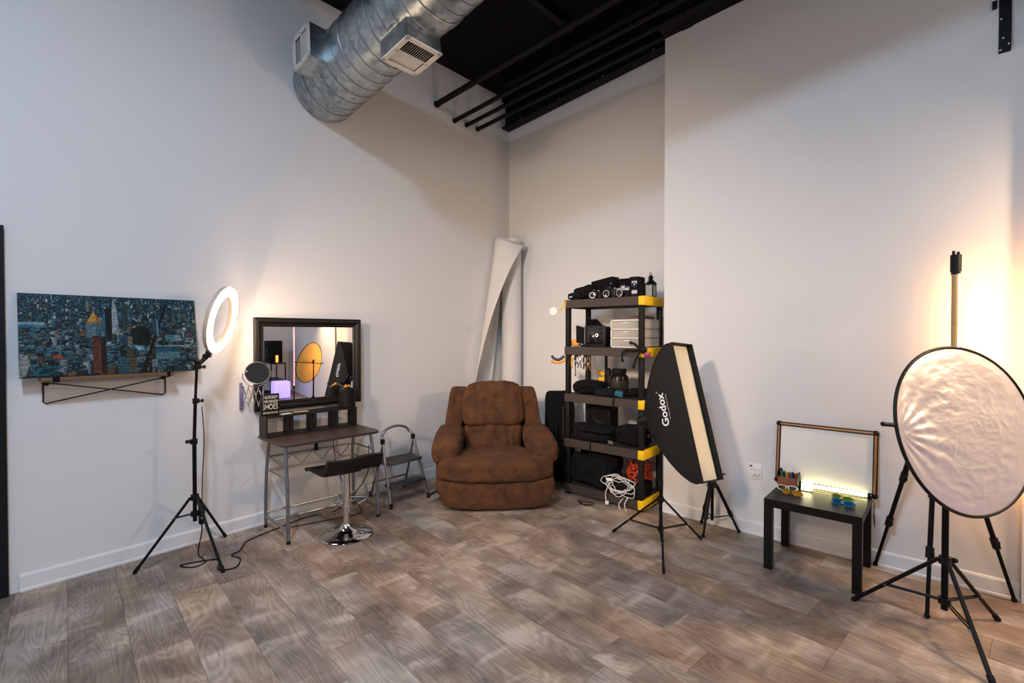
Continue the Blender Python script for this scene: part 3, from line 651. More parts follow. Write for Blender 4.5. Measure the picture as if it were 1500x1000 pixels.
# ------------------------------------------------------------------ folding step stool
ss = thing('step_stool', 'folding grey metal step stool with looped handle beside the recliner', 'step stool', (-1.83, -.28, 0))
FL, FR = V((-2.05, -.475, .004)), V((-1.645, -.47, .004)); JL, JR = V((-2.02, -.30, .56)), V((-1.69, -.30, .56))
BLf, BRf = V((-1.98, -.05, .004)), V((-1.61, -.06, .004))
hp = [FL, FL+(JL-FL)*.5, JL, V((-2.0, -.272, .60)), V((-1.955, -.265, .645)), V((-1.855, -.262, .665)), V((-1.755, -.265, .645)), V((-1.71, -.272, .60)), JR, FR+(JR-FR)*.5, FR]
MB().tube(hp, .0115, n=12, smooth=6).out('front_frame', DARKSTEEL, ss)
for a, b in ((BLf, JL), (BRf, JR)):
    MB().cyl(a, b-V((0, .01, .03)), .010, n=12).out('rear_leg', DARKSTEEL, ss)
    MB().box(b-V((0, .004, .01)), (.028, .035, .05), bev=.005).out('hinge', BLACK, ss)
for f in (FL, FR, BLf, BRf): MB().cyl(f-V((0, 0, .003)), f+V((0, 0, .04)), .0145, n=12).out('rubber_foot', RUB, ss)
TP = mat('tread_plastic', '#3c3a38', .6, bump=.2, scale=90)
zt = .375; 
tr = MB().prism([(-2.035, -.43, zt-.022), (-1.68, -.43, zt-.022), (-1.655, -.22, zt-.022), (-2.02, -.20, zt-.022)], (0, 0, .026)).bevel(.006, 2).out('upper_tread', TP, ss)
for k in range(5): MB().box((-1.85, -.40+k*.04, zt+.005), (.24-.005*k, .008, .004)).out('grip_rib', TP, tr)
MB().prism([(-2.045, -.47, .165), (-1.665, -.465, .165), (-1.66, -.36, .165), (-2.04, -.36, .165)], (0, 0, .024)).bevel(.005, 2).out('lower_tread', TP, ss)
MB().cyl((-2.0, -.1, .14), (-1.63, -.1, .14), .008, n=8).out('rear_bar', DARKSTEEL, ss)
for a, b in ((V((-2.035, -.40, .36)), V((-2.0, -.14, .33))), (V((-1.675, -.40, .36)), V((-1.65, -.14, .33)))): MB().tube([a, b], .005).out('link', DARKSTEEL, ss)

# ------------------------------------------------------------------ recliner
RZ = radians(-43.4); RB = V((-1.17, -.86, 0))
rec = thing('recliner_chair', 'overstuffed brown microfibre recliner armchair in the corner', 'armchair', RB, RZ)
def wr(amp, fr=5, seed=0, st=(1, 1, 1)):
    def f(l, q):
        n_ = noise.fractal(V((l.x*fr*st[0]+seed, l.y*fr*st[1], l.z*fr*st[2])), .8, 2, 4)
        return l+q.normalized()*amp*n_
    return f
def cushion(name, c, sz, e=.4, rot=None, amp=.008, fr=7, seed=0, st=(1, 1, 1), fn2=None, n=34, m=BROWN):
    g = wr(amp, fr, seed, st)
    def fn(l, q):
        if fn2: l = fn2(l, q)
        return g(l, q)
    k = MB(); k.pillow(c, sz, rot, e, n, fn); return k.out(name, m, rec, local=True, ang=180)
RX = lambda a: Matrix.Rotation(a, 3, 'X')
def taperx(k0):   # narrower towards the bottom
    def f(l, q): return V((l.x*(1+k0*q.z), l.y, l.z))
    return f
cushion('chair_body', (0, .08, .20), (.90, .70, .34), .22, amp=.006, fn2=taperx(.03))
MB().aabb((-.36, -.26, .0), (.36, .36, .05)).out('base_frame', BLACK, rec, local=True)
cushion('footrest_panel', (0, -.375, .150), (.98, .16, .235), .28, amp=.008, fr=5, st=(2.2, 1, .4), fn2=lambda l, q: V((l.x*(1+.06*q.z), l.y-.035*(1-q.x*q.x), l.z-.018*(1-q.x*q.x))))
def seatf(l, q):
    y = l.y-.045*(1-q.x*q.x); z = l.z+.014*(1-q.x*q.x)*(1 if q.z > 0 else -.4)
    return V((l.x, y, z))
cushion('seat_cushion', (0, -.21, .340), (1.02, .54, .19), .42, amp=.009, fr=5, seed=3, st=(2.0, 1, .6), fn2=seatf)
cushion('seat_cushion_rear', (0, .10, .37), (.56, .55, .17), .45, amp=.008, seed=4)
for s_ in (-1, 1):
    cushion('arm_side', (s_*.455, .10, .26), (.16, .70, .40), .32, amp=.007, seed=5+s_)
    def armf(l, q, s_=s_):
        return V((l.x+.02*s_*q.y*-1, l.y, l.z+.06*q.y*(1 if q.y > 0 else .7)-.02*(q.x*s_)))
    cushion('arm_pad', (s_*.425, -.03, .495), (.275, .62, .215), .60, amp=.013, fr=8, seed=9+s_*2, st=(.8, 2.2, 1.2), fn2=armf)
    cushion('back_wing', (s_*.365, .275, .73), (.17, .30, .50), .30, rot=RX(-.20), amp=.007, seed=14+s_, st=(1, 1, .7), fn2=lambda l, q, s_=s_: V((l.x-s_*.035*q.z, l.y, l.z)))
cushion('back_shell', (0, .42, .58), (.80, .18, .74), .3, rot=RX(-.2), amp=.006, seed=31)
def lumbarf(l, q): return V((l.x*(1-.08*(1-q.z)*.5), l.y-.03*(1-q.x*q.x), l.z))
cushion('lumbar_cushion', (0, .165, .510), (.57, .26, .29), .42, rot=RX(-.22), amp=.016, fr=6, seed=21, st=(2.6, 1, .6), fn2=lumbarf)
def headf(l, q): return V((l.x*(1-.03*q.z), l.y+.03*q.z, l.z+.022*(1-q.x*q.x)*(1 if q.z > 0 else 0)))
cushion('head_cushion', (0, .205, .815), (.58, .30, .41), .36, rot=RX(-.18), amp=.017, fr=5, seed=25, st=(2.4, 1, .5), fn2=headf)
MB().tube([(-.50, -.22, .12), (-.55, -.23, .10), (-.585, -.26, .09)], .010, smooth=3).sphere((-.59, -.265, .088), .018).out('recline_lever', BLACK, rec, local=True)

# ------------------------------------------------------------------ paper rolls in the corner
PAPM = mat('backdrop_paper', '#dcd6cf', .7, bump=.03, scale=20)
pr1 = thing('backdrop_roll', 'tall roll of white backdrop paper standing upright in the corner', 'paper roll', (-.135, -.16, 0))
MB().lathe([(.045, 2.615), (.112, 2.62), (.115, 2.615), (.115, 0), (.045, 0), (.045, 2.615)], (-.145, -.17, .001), n=48).out('paper', PAPM, pr1)
MB().lathe([(.036, 2.63), (.044, 2.63), (.044, .001), (.036, .001), (.036, 2.63)], (-.145, -.17, .001), n=24).out('cardboard_core', mat('cardboard', '#a58a68', .8), pr1)
Rv = V((.6626, -.749, 0)); Tv = V((-.749, -.6626, 0))
def sheet(u, v):   # v height 0..1 top->down, u 0 hidden edge .. 1 free edge
    z = 2.625*(1-v)+.01; s = v
    rad = .128+.20*s**1.15; k = .23+.42*s; 
    cen = V((0, 0, 0))+Rv*(-.03-.165*s)+Tv*k
    a1 = 16+162*(s/.78)**.62 if s < .78 else 178
    a0 = 265-15*s
    a = radians(a0+(a1-a0)*u)
    fl = 1+(.85*(1-s)**3)*max(0, (u-.72)/.28)**2
    dz = -.085*(1-s)**8*max(0, (u-.45)/.55)**1.3
    q = cen+Rv*cos(a)*rad*fl+Tv*sin(a)*rad*fl+V((0, 0, z+dz)); q.x = min(q.x, -.006); q.y = min(q.y, -.006); return q
m = MB(); m.grid(sheet, 48, 60); ps = m.out('loose_paper_sheet', PAPM, ang=180)
sd_ = ps.modifiers.new('thick', 'SOLIDIFY'); sd_.thickness = .0016
tag(ps, 'white paper sheet curling open around the upright backdrop roll behind the armchair', 'paper')

# ------------------------------------------------------------------ black case between chair and shelf
bc = thing('tripod_bag', 'tall narrow black padded case standing between armchair and shelving', 'bag', (-.42, -1.02, 0))
cr = Matrix.Rotation(radians(-48), 3, 'Z') @ RX(-.10)
MB().pillow((-.40, -1.06, .46), (.30, .14, .92), cr, .25, 24, amp=.006).out('case_body', FAB, bc, ang=180)
cen = V((-.40, -1.06, .46)); n_ = cr @ V((0, -1, 0)); t_ = cr @ V((1, 0, 0))
MB().tube([cen+n_*.072+t_*.03+V((0, 0, -.28)), cen+n_*.08+t_*.03, cen+n_*.07+t_*.03+V((0, 0, .3))], .005, smooth=4).out('zip', mat('zip_grey', '#55524e', .4, metal=.6), bc)
MB().tube([cen+n_*.074-t_*.04+V((0, 0, -.1)), cen+n_*.10-t_*.04+V((0, 0, 0)), cen+n_*.074-t_*.04+V((0, 0, .12))], .012, smooth=4).out('carry_handle', FAB2, bc)
# ------------------------------------------------------------------ shelving unit
SXF, SXB, SYL, SYR = -.705, -.305, -1.335, -2.14
su = thing('shelving_unit', 'black five-tier plastic shelving unit with yellow end caps', 'shelving', ((SXF+SXB)/2, (SYL+SYR)/2, 0))
tops = (1.825, 1.386, .945, .52, .095)
for z in tops:
    th = .075
    m = MB().aabb((SXF, SYR+.02, z-th), (SXF+.018, SYL, z), bev=.003).aabb((SXB-.018, SYR+.02, z-th), (SXB, SYL, z), bev=.003)
    m.aabb((SXF+.016, SYL-.018, z-th), (SXB-.016, SYL, z), bev=.003).aabb((SXF+.01, SYR+.02, z-.014), (SXB-.01, SYL-.01, z-.003))
    for k in range(4): m.aabb((SXF+.016, SYR+.1+k*.19, z-.05), (SXB-.016, SYR+.108+k*.19, z-.013))
    dck = m.out('shelf_deck', SHELFM, su, smooth=False)
    MB().aabb((SXF-.004, SYR-.006, z-th-.002), (SXB+.004, SYR+.02, z+.002), bev=.004).aabb((SXF-.006, SYR-.004, z-th), (SXF+.012, SYR+.045, z+.001), bev=.003).out('yellow_end_cap', YEL, su)
    plabel(bpy.data.objects[dck.name], 'brown-grey shelf deck')
for px_, py_ in ((SXF+.028, SYL-.026), (SXB-.028, SYL-.026), (SXF+.028, SYR+.030), (SXB-.028, SYR+.030)):
    for k in range(4):
        z0 = tops[k+1]; z1 = tops[k]-.075
        MB().box((px_, py_, (z0+z1)/2), (.044, .044, z1-z0), bev=.007).out('post', POSTM, su)
    MB().box((px_, py_, .011), (.05, .05, .02), bev=.004).out('foot', POSTM, su)
TZ = [z+.0005 for z in tops]
# --- top shelf
def camera(x, y, z, rz, label, kind, s=1.0):
    e = thing('camera', label, 'camera', (x, y, z), rz, 'cameras on the top shelf')
    w_, d_, h_ = .14*s, .05*s, .088*s
    MB().aabb((-w_/2, -d_/2, 0), (w_/2, d_/2, h_), bev=.008).out('camera_body', BLACK if kind != 'silver' else mat('camera_leather', '#191715', .7, bump=.3, scale=300), e, local=True)
    if kind == 'silver': plabel(MB().aabb((-w_/2-.001, -d_/2-.002, h_*.72), (w_/2+.001, d_/2+.002, h_+.004), bev=.003).out('top_plate', SILV, e, local=True), 'silver top plate')
    MB().aabb((-.024*s, -d_/2-.004, h_-.005), (.024*s, d_/2, h_+.026*s), bev=.007).out('viewfinder_hump', SILV if kind == 'silver' else BLACK, e, local=True)
    ln = MB().lathe([(0, 0), (.030*s, 0), (.030*s, .02), (.027*s, .022), (.032*s, .026), (.032*s, .048), (.026*s, .048), (.024*s, .04), (0, .038)], (0, -d_/2, h_*.45), (0, -1, 0), n=32).out('lens', BLACK, e, local=True)
    MB().lathe([(0, .002), (.022*s, 0)], (0, -d_/2-.041, h_*.45), (0, -1, 0), n=24).out('front_element', LEN, ln, local=True)
    MB().lathe([(.0285*s, .0), (.033*s, 0), (.033*s, .004), (.0285*s, .004)], (0, -d_/2-.045, h_*.45), (0, -1, 0), n=32, closed=True).out('lens_ring', SILV, ln, local=True)
    MB().lathe([(0, 0), (.009, 0), (.009, .01), (0, .01)], (w_*.36, 0, h_), n=16).out('shutter_dial', SILV, e, local=True)
    return e
FZ = -pi/2
camera(-.62, -1.772, TZ[0], FZ+.05, 'black film camera with a silver lens ring in the middle of the top shelf', 'black', .95)
camera(-.61, -1.908, TZ[0], FZ-.1, 'silver and black film camera with wide top plate on the top shelf', 'silver', .95)
camera(-.63, -1.615, TZ[0], FZ+.3, 'dark camera lying just right of the camera bag on the top shelf', 'black', .8)
ln = thing('camera_lens', 'upright black lens between the dark camera and the ringed camera', 'lens', (-.65, -1.692, TZ[0]))
MB().lathe([(0, 0), (.028, 0), (.03, .004), (.03, .03), (.033, .034), (.033, .062), (.03, .066), (0, .066)], (-.65, -1.692, TZ[0]), n=32).out('barrel', BLACK, ln)
MB().lathe([(.0335, .038), (.0345, .039), (.0345, .056), (.0335, .057)], (-.65, -1.692, TZ[0]), n=32).out('grip_ring', RUB, ln)
# folding bellows camera / black box behind
bx = thing('camera_case', 'upright black leather camera case tilted behind the film cameras', 'case', (-.50, -1.70, TZ[0]))
MB().box((-.50, -1.66, TZ[0]+.105), (.12, .24, .17), Matrix.Rotation(radians(-4), 3, 'Z') @ Matrix.Rotation(radians(-8), 3, 'X'), bev=.01).out('case_body', FAB, bx)
MB().sphere((-.565, -1.75, TZ[0]+.14), .007, n=8).out('press_stud', SILV, bx)
bx = thing('vintage_box_camera', 'black box camera with a silver front plate beside the lantern', 'camera', (-.60, -2.02, TZ[0]))
MB().aabb((-.64, -2.06, TZ[0]), (-.515, -1.975, TZ[0]+.175), bev=.005).out('camera_body', FAB, bx)
MB().aabb((-.645, -2.052, TZ[0]+.01), (-.640, -2.0, TZ[0]+.165)).out('front_plate', mat('plate_dark', '#181a20', .3, metal=.6), bx)
for z in (.125, .045): MB().aabb((-.648, -2.051, TZ[0]+z-.018), (-.644, -2.001, TZ[0]+z+.012)).out('silver_band', SILV, bx)
MB().lathe([(0, 0), (.024, 0), (.026, .008), (.02, .012), (0, .008)], (-.646, -2.026, TZ[0]+.095), (-1, 0, 0), n=28).out('lens', LEN, bx)
bx = thing('black_box_case', 'flat black case lying behind the silver camera on the top shelf', 'case', (-.45, -1.86, TZ[0]))
MB().box((-.46, -1.885, TZ[0]+.085), (.16, .15, .16), bev=.008).box((-.46, -1.885, TZ[0]+.172), (.17, .165, .012), bev=.004).out('case_body', FAB, bx)
# camera bag at left of top shelf
bg = thing('camera_bag', 'slumped black camera bag with strap at the left end of the top shelf', 'bag', (-.55, -1.45, TZ[0]))
MB().pillow((-.53, -1.47, TZ[0]+.068), (.22, .22, .13), .1, .45, 18, fn=lambda l, q: V((l.x, l.y, l.z-.02*q.y*1.2)), amp=.012).out('bag_body', FAB, bg, ang=180)
MB().pillow((-.60, -1.38, TZ[0]+.038), (.14, .14, .07), .5, .5, 12, amp=.012, seed=4).out('bag_pocket', FAB2, bg, ang=180)
MB().tube([(-.62, -1.36, TZ[0]+.02), (-.68, -1.36, TZ[0]+.03), (-.68, -1.44, TZ[0]+.045), (-.66, -1.5, TZ[0]+.02), (-.60, -1.52, TZ[0]+.06)], .006, smooth=6).out('strap', FAB2, bg)
MB().box((-.675, -1.385, TZ[0]+.03), (.02, .03, .012), .4, bev=.002).out('buckle', WHITE, bg)
# lantern
lt = thing('metal_lantern', 'small black metal candle lantern at the right end of the top shelf', 'lantern', (-.45, -2.09, TZ[0]))
lx, ly, lz = -.46, -2.085, TZ[0]
MB().box((lx, ly, lz+.006), (.085, .085, .012), bev=.003).out('base_plate', BLKM, lt)
for a in (-1, 1):
    for b in (-1, 1): MB().box((lx+a*.034, ly+b*.034, lz+.062), (.007, .007, .105)).out('corner_post', BLKM, lt)
GLS = mat('lantern_glass', '#c9ccc0', .25, alpha=.55)
for a, b in ((1, 0), (-1, 0), (0, 1), (0, -1)): MB().box((lx+a*.034, ly+b*.034, lz+.062), (.002 if a else .062, .002 if b else .062, .10)).out('glass_pane', GLS, lt)
MB().cyl((lx, ly, lz+.012), (lx, ly, lz+.055), .02).out('candle', WHITE, lt)
MB().lathe([(.062, .114), (.058, .12), (.03, .148), (.022, .152), (.022, .172), (.028, .175), (.012, .195), (0, .2)], (lx, ly, lz), n=4).out('roof', BLKM, lt)
MB().lathe([(.010, 0), (.014, 0), (.014, .003), (.010, .003)], (lx, ly, lz+.207), (1, 0, 0), n=16, closed=True).out('hanging_ring', BLKM, lt)
# hanging white puck on yellow strap
pk = thing('hanging_disc', 'round white disc hanging from a yellow strap at the left of the top shelf', 'disc', (-.73, -1.25, 1.72))
MB().lathe([(0, -.006), (.038, -.006), (.041, 0), (.038, .006), (0, .006)], (-.76, -1.245, 1.72), (-.75, -.66, .1), n=32).out('disc', WHITE, pk)
MB().tube([(-.745, -1.26, 1.728), (-.72, -1.30, 1.745), (-.712, -1.33, 1.775), (-.712, -1.335, 1.83)], .004, smooth=5).tube([(-.735, -1.28, 1.735), (-.712, -1.34, 1.75), (-.708, -1.35, 1.82)], .004, smooth=5).out('yellow_strap', YEL, pk)
# --- second shelf: barn-door lamp, drawers
bl = thing('barn_door_lamp', 'black studio lamp with barn doors on the second shelf', 'lamp', (-.55, -1.6, TZ[1]))
bxx, byy = -.56, -1.595
MB().aabb((bxx-.02, byy-.105, TZ[1]+.005), (bxx+.16, byy+.105, TZ[1]+.19), bev=.02).out('lamp_housing', BLACK, bl)
MB().aabb((bxx-.03, byy-.11, TZ[1]+.002), (bxx-.018, byy+.11, TZ[1]+.20), bev=.005).out('bezel', mat('bezel_grey', '#24282c', .35), bl)
MB().aabb((bxx-.034, byy-.085, TZ[1]+.025), (bxx-.029, byy+.085, TZ[1]+.175), bev=.002).out('lamp_glass', mat('lamp_glass_dark', '#1a0a08', .06, coat=1), bl)
def flap(pts, nm='barn_door'): MB().prism(pts, (.003, .001, .001)).out(nm, BLACK, bl, smooth=False)
zb = TZ[1]
flap([(bxx-.03, byy+.09, zb+.198), (bxx-.03, byy-.09, zb+.198), (bxx-.08, byy-.055, zb+.255), (bxx-.08, byy+.055, zb+.255)])
flap([(bxx-.03, byy+.112, zb+.02), (bxx-.03, byy+.112, zb+.18), (bxx-.09, byy+.165, zb+.20), (bxx-.09, byy+.165, zb+.04)])
flap([(bxx-.03, byy-.112, zb+.02), (bxx-.03, byy-.112, zb+.18), (bxx-.07, byy-.15, zb+.16), (bxx-.07, byy-.15, zb+.05)])
DRW = mat('clear_drawer_plastic', '#a9a49d', .2, alpha=.5); DFR = mat('drawer_frame_white', '#e6e2dc', .4)
dw = thing('drawer_organiser', 'white three-drawer organiser with clear drawers on the second shelf', 'drawers', (-.48, -1.95, TZ[1]))
d0, d1, e0, e1 = -.655, -.36, -2.12, -1.80
zz = TZ[1]
for k in range(4): MB().aabb((d0, e0, zz+k*.078), (d1, e1, zz+k*.078+.011)).out('frame_shelf', DFR, dw, smooth=False)
for yy in (e0, e1-.006): MB().aabb((d0+.01, yy, zz), (d1, yy+.006, zz+.24)).out('frame_side', mat('frame_side_plastic', '#ddd6ce', .3, alpha=.75), dw, smooth=False)
MB().aabb((d1-.006, e0, zz), (d1, e1, zz+.24)).out('frame_back', DFR, dw, smooth=False)
for s_ in (-1, 1):
    MB().aabb((d0, (e0 if s_ < 0 else e1-.009), zz), (d0+.009, (e0+.009 if s_ < 0 else e1), zz+.24)).out('frame_post', DFR, dw, smooth=False)
rd = random.Random(5)
for k in range(3):
    z = zz+.01+k*.078; dr = MB().aabb((d0-.003, e0+.011, z), (d0, e1-.011, z+.064)).aabb((d0, e0+.012, z), (d1-.02, e1-.012, z+.003)).aabb((d0, e0+.012, z), (d1-.02, e0+.015, z+.055)).aabb((d0, e1-.015, z), (d1-.02, e1-.012, z+.055)).out('drawer', DRW, dw, smooth=False)
    MB().aabb((d0-.012, (e0+e1)/2-.03, z+.045), (d0-.002, (e0+e1)/2+.03, z+.055), bev=.003).out('handle', DFR, dr)
    m = MB()
    for j in range(7): m.box((rd.uniform(d0+.05, d1-.05), rd.uniform(e0+.03, e1-.03), z+.005+rd.uniform(.008, .02)), (rd.uniform(.02, .06), rd.uniform(.01, .05), rd.uniform(.01, .03)), rd.uniform(0, 3))
    m.out('drawer_contents', mat('contents_%d' % k, ('#8a7a66', '#54504a', '#5a4c40')[k], .6, var=.15, scale=8), dr, smooth=False)
cl_ = MB().pillow((-.46, -2.0, zz+.262), (.18, .22, .04), .2, .6, 12, amp=.01, seed=2).out('folded_cloth', mat('mauve_cloth', '#6e564e', .9, bump=.3, scale=60), ang=180)
tag(cl_, 'crumpled brownish cloth lying on top of the drawer organiser', 'cloth')
yt = thing('yellow_clamp', 'orange-yellow spring clamp lying at the left end of the second shelf', 'clamp', (-.62, -1.40, TZ[1]), group='spring clamps on the shelf')
ORG = mat('orange_plastic', '#e8960f', .4)
MB().pillow((-.62, -1.405, TZ[1]+.035), (.05, .09, .06), .3, .6, 10, amp=.006).out('grip', ORG, yt, ang=180)
MB().tube([(-.62, -1.44, TZ[1]+.02), (-.63, -1.49, TZ[1]+.012), (-.64, -1.52, TZ[1]+.02)], .008, smooth=4).out('jaw', BLACK, yt)
# clamps hanging below the second shelf
def hclamp(y, l, cm, lab, x=-.71, tilt=0):
    e = thing('spring_clamp', lab, 'clamp', (x, y, TZ[1]-.08), group='clamps hanging below the second shelf')
    z = TZ[1]-.078; 
    for s_ in (-1, 1):
        MB().tube([(x-.002, y+s_*.004, z), (x-.006, y+s_*.017, z-l*.35), (x-.004, y+s_*.009, z-l*.6), (x, y+s_*.02+tilt, z-l)], lambda t: .0055+.003*sin(t*pi), n=8, smooth=5).out('clamp_arm', cm, e)
    MB().cyl((x-.012, y, z-l*.55), (x+.008, y, z-l*.55), .009, n=12).out('spring', SILV, e)
    MB().box((x, y, z+.002), (.022, .026, .016), bev=.003).out('jaw_pad', BLACK, e)
hclamp(-1.375, .13, ORG, 'orange spring clamp hanging nearest the left post', x=-.66)
hclamp(-1.43, .10, BLACK, 'black spring clamp hanging second along the shelf edge', x=-.64)
hclamp(-1.475, .12, SILV, 'steel spring clamp hanging third along the shelf edge', x=-.66)
hclamp(-1.525, .13, BLACK, 'black spring clamp hanging fourth along the shelf edge', x=-.64)
hclamp(-1.575, .14, mat('brown_clamp', '#7a5424', .5), 'brownish spring clamp hanging farthest right of the row', x=-.66)
rdv = thing('long_screwdriver', 'long thin dark rod hanging just right of the left post', 'tool', (-.62, -1.40, 1.1))
MB().cyl((-.625, -1.405, 1.30), (-.625, -1.405, 1.12), .004).sphere((-.625, -1.405, 1.115), .008, n=8).out('rod', BLKM, rdv)
MB().cyl((-.625, -1.405, 1.31), (-.625, -1.405, 1.24), .011, .009).out('handle', ORG, rdv)
# orange bar clamp hanging and orange-black pliers at left outside
cp = thing('bar_clamp', 'yellow and black bar clamp hanging upright behind the row of clamps', 'clamp', (-.52, -1.55, 1.0))
MB().aabb((-.375, -1.60, .985), (-.365, -1.575, 1.34)).out('steel_bar', BLKM, cp, smooth=False)
MB().box((-.375, -1.535, 1.13), (.03, .10, .03), Matrix.Rotation(.3, 3, 'X'), bev=.006).box((-.375, -1.555, 1.075), (.03, .09, .035), bev=.006).box((-.375, -1.52, 1.05), (.028, .035, .05), bev=.006).out('yellow_jaw', YEL, cp)
MB().pillow((-.375, -1.61, 1.09), (.05, .06, .18), 0, .5, 10).out('pistol_grip', BLACK, cp, ang=180)
gl = thing('work_pliers', 'black and orange clamp sticking out left of the second shelf', 'clamp', (-.74, -1.28, 1.27))
MB().tube([(-.72, -1.345, 1.30), (-.75, -1.305, 1.265), (-.77, -1.265, 1.275), (-.78, -1.24, 1.30)], .013, n=10, smooth=5).out('upper_grip', mat('navy_grip', '#1a2238', .5), gl)
MB().tube([(-.715, -1.35, 1.262), (-.74, -1.315, 1.243), (-.765, -1.275, 1.238), (-.79, -1.24, 1.25)], .013, n=10, smooth=5).out('lower_grip', ORG, gl)
# flexible gorilla tripod on the front right post
gt = thing('flexible_tripod', 'small bendy black tripod wrapped around the front right post', 'tripod', (-.74, -2.08, 1.36))
def beads(pts, r=.011, nm='bead_leg'):
    pp_ = catmull([V(p) for p in pts], 6); L = 0; m = MB(); last = None
    for q in pp_:
        if last is None or (q-last).length > r*1.35: m.sphere(q, r, n=10); last = q
    m.sphere(pp_[-1], r*1.35, n=10); m.out(nm, BLACK, gt)
beads([(-.745, -2.12, 1.37), (-.75, -2.07, 1.365), (-.755, -2.02, 1.37), (-.75, -1.975, 1.35), (-.75, -1.965, 1.31), (-.75, -1.97, 1.28)])
beads([(-.745, -2.12, 1.37), (-.76, -2.13, 1.34), (-.765, -2.10, 1.29), (-.76, -2.08, 1.23)])
beads([(-.745, -2.12, 1.38), (-.755, -2.09, 1.42), (-.75, -2.05, 1.43)])
MB().lathe([(0, 0), (.028, 0), (.03, .01), (.03, .035), (.02, .045), (0, .045)], (-.755, -2.16, 1.355), (-.3, -.4, .9), n=24).out('tripod_head', BLACK, gt)
MB().box((-.765, -2.205, 1.335), (.03, .05, .04), .3, bev=.006).out('release_catch', mat('magenta_plastic', '#8a1a4a', .4), gt)
# --- third shelf
jr = thing('supplement_jar', 'large black round jar with screw lid on the third shelf', 'jar', (-.5, -1.77, TZ[2]))
jc = V((-.46, -1.775, TZ[2]))
MB().lathe([(0, 0), (.085, 0), (.09, .006), (.09, .15), (.082, .175), (.062, .19), (.058, .195), (0, .195)], jc, n=48).out('jar_body', mat('jar_plastic', '#1a1712', .25), jr)
MB().lathe([(0, .195), (.066, .195), (.068, .2), (.068, .235), (.064, .24), (0, .24)], jc, n=48).out('lid', BLACK, jr)
MB().lathe([(.0905, .03), (.0912, .031), (.0912, .135), (.0905, .136)], jc, n=48).out('label_band', mat('jar_label', '#2a2418', .5, var=.4, scale=12), jr)
def soft(name, lab, cat_, c, sz, rz=0, e=.5, amp=.02, seed=1, m=FAB, n=18, group=None, strap=None, fr=6):
    o = thing(name, lab, cat_, (c[0], c[1], c[2]-sz[2]/2), group=group)
    def zf(l, q): return V((l.x, l.y, l.z if q.z > 0 else l.z))
    k = MB(); k.pillow(c, sz, rz, e, n, amp=amp, seed=seed, fr=fr)
    lo = c[2]-sz[2]/2
    for v in k.b.verts:
        if v.co.z < lo+.001: v.co.z = lo+.001
    k.out(name+'_body' if not name.endswith('bag') else 'bag_body', m, o, ang=180)
    if strap: MB().tube(strap, .007, n=8, smooth=6).out('strap', FAB2, o)
    return o
soft('shoulder_bag', 'black shoulder bag slumped at the left end of the third shelf', 'bag', (-.52, -1.50, TZ[2]+.06), (.26, .30, .12), .2, strap=[(-.66, -1.42, TZ[2]+.03), (-.68, -1.5, TZ[2]+.07), (-.66, -1.6, TZ[2]+.085), (-.6, -1.66, TZ[2]+.03)])
soft('fabric_bundle', 'dark grey crumpled fabric bundle in front of the black jar', 'fabric', (-.635, -1.74, TZ[2]+.035), (.12, .20, .07), .1, amp=.025, seed=8, m=FAB2)
tb = thing('teal_pouch', 'teal cloth pouch beside the black jar on the third shelf', 'pouch', (-.62, -1.86, TZ[2]))
MB().box((-.62, -1.865, TZ[2]+.03), (.06, .09, .055), Matrix.Rotation(.2, 3, 'Z') @ RX(.1), bev=.012).out('pouch_body', mat('teal_cloth', '#1f5f6a', .8, bump=.3, scale=120), tb)
MB().tube([(-.66, -1.86, TZ[2]+.012), (-.712, -1.865, TZ[2]+.008), (-.72, -1.862, TZ[2]-.05), (-.718, -1.87, TZ[2]-.10)], .006, smooth=5).out('dangling_strap', FAB2, tb)
def tangle(name, lab, c, rx_, ry_, rz_, n, m, r=.004, seed=0, cat_='cable', group=None):
    q = random.Random(seed); pts = []; a = 0
    for k in range(n):
        a += q.uniform(.5, 1.1); rr = q.uniform(.55, 1)
        pts.append(V((c[0]+cos(a)*rx_*rr, c[1]+sin(a)*ry_*rr, c[2]+r+rz_*q.random())))
    return tag(MB().tube(pts, r, n=6, smooth=6).out(name, m), lab, cat_, group)
tangle('cable_bundle', 'tangle of thin black cables at the right end of the third shelf', (-.60, -1.99, TZ[2]), .07, .10, .07, 40, RUB, .004, 3)
soft('cable_pouch', 'low black pouch under the cables on the third shelf', 'pouch', (-.43, -1.99, TZ[2]+.03), (.16, .2, .06), 0, seed=14)
# --- fourth shelf
sb = thing('subwoofer_box', 'black box-shaped speaker standing on the fourth shelf', 'speaker', (-.48, -1.56, TZ[3]))
MB().aabb((-.48, -1.70, TZ[3]), (-.335, -1.46, TZ[3]+.335), bev=.006).out('cabinet', mat('speaker_black', '#0c0a09', .75, bump=.1, scale=90), sb)
MB().lathe([(.07, 0), (.082, 0), (.082, .004), (.07, .003), (.02, -.006), (0, -.004)], (-.4805, -1.58, TZ[3]+.22), (-1, 0, 0), n=36).out('speaker_cone', BLACK, sb)
soft('flat_bag', 'flat black stand bag lying in front on the fourth shelf', 'bag', (-.595, -1.575, TZ[3]+.035), (.17, .44, .07), 0, amp=.015, seed=22, strap=[(-.66, -1.45, TZ[3]+.09), (-.70, -1.55, TZ[3]+.06), (-.705, -1.62, TZ[3]+.005), (-.712, -1.62, TZ[3]-.08)])
soft('long_bag', 'long black bag lying on top of the flat bag on the fourth shelf', 'bag', (-.595, -1.585, TZ[3]+.112), (.16, .45, .068), 0, amp=.01, seed=23)
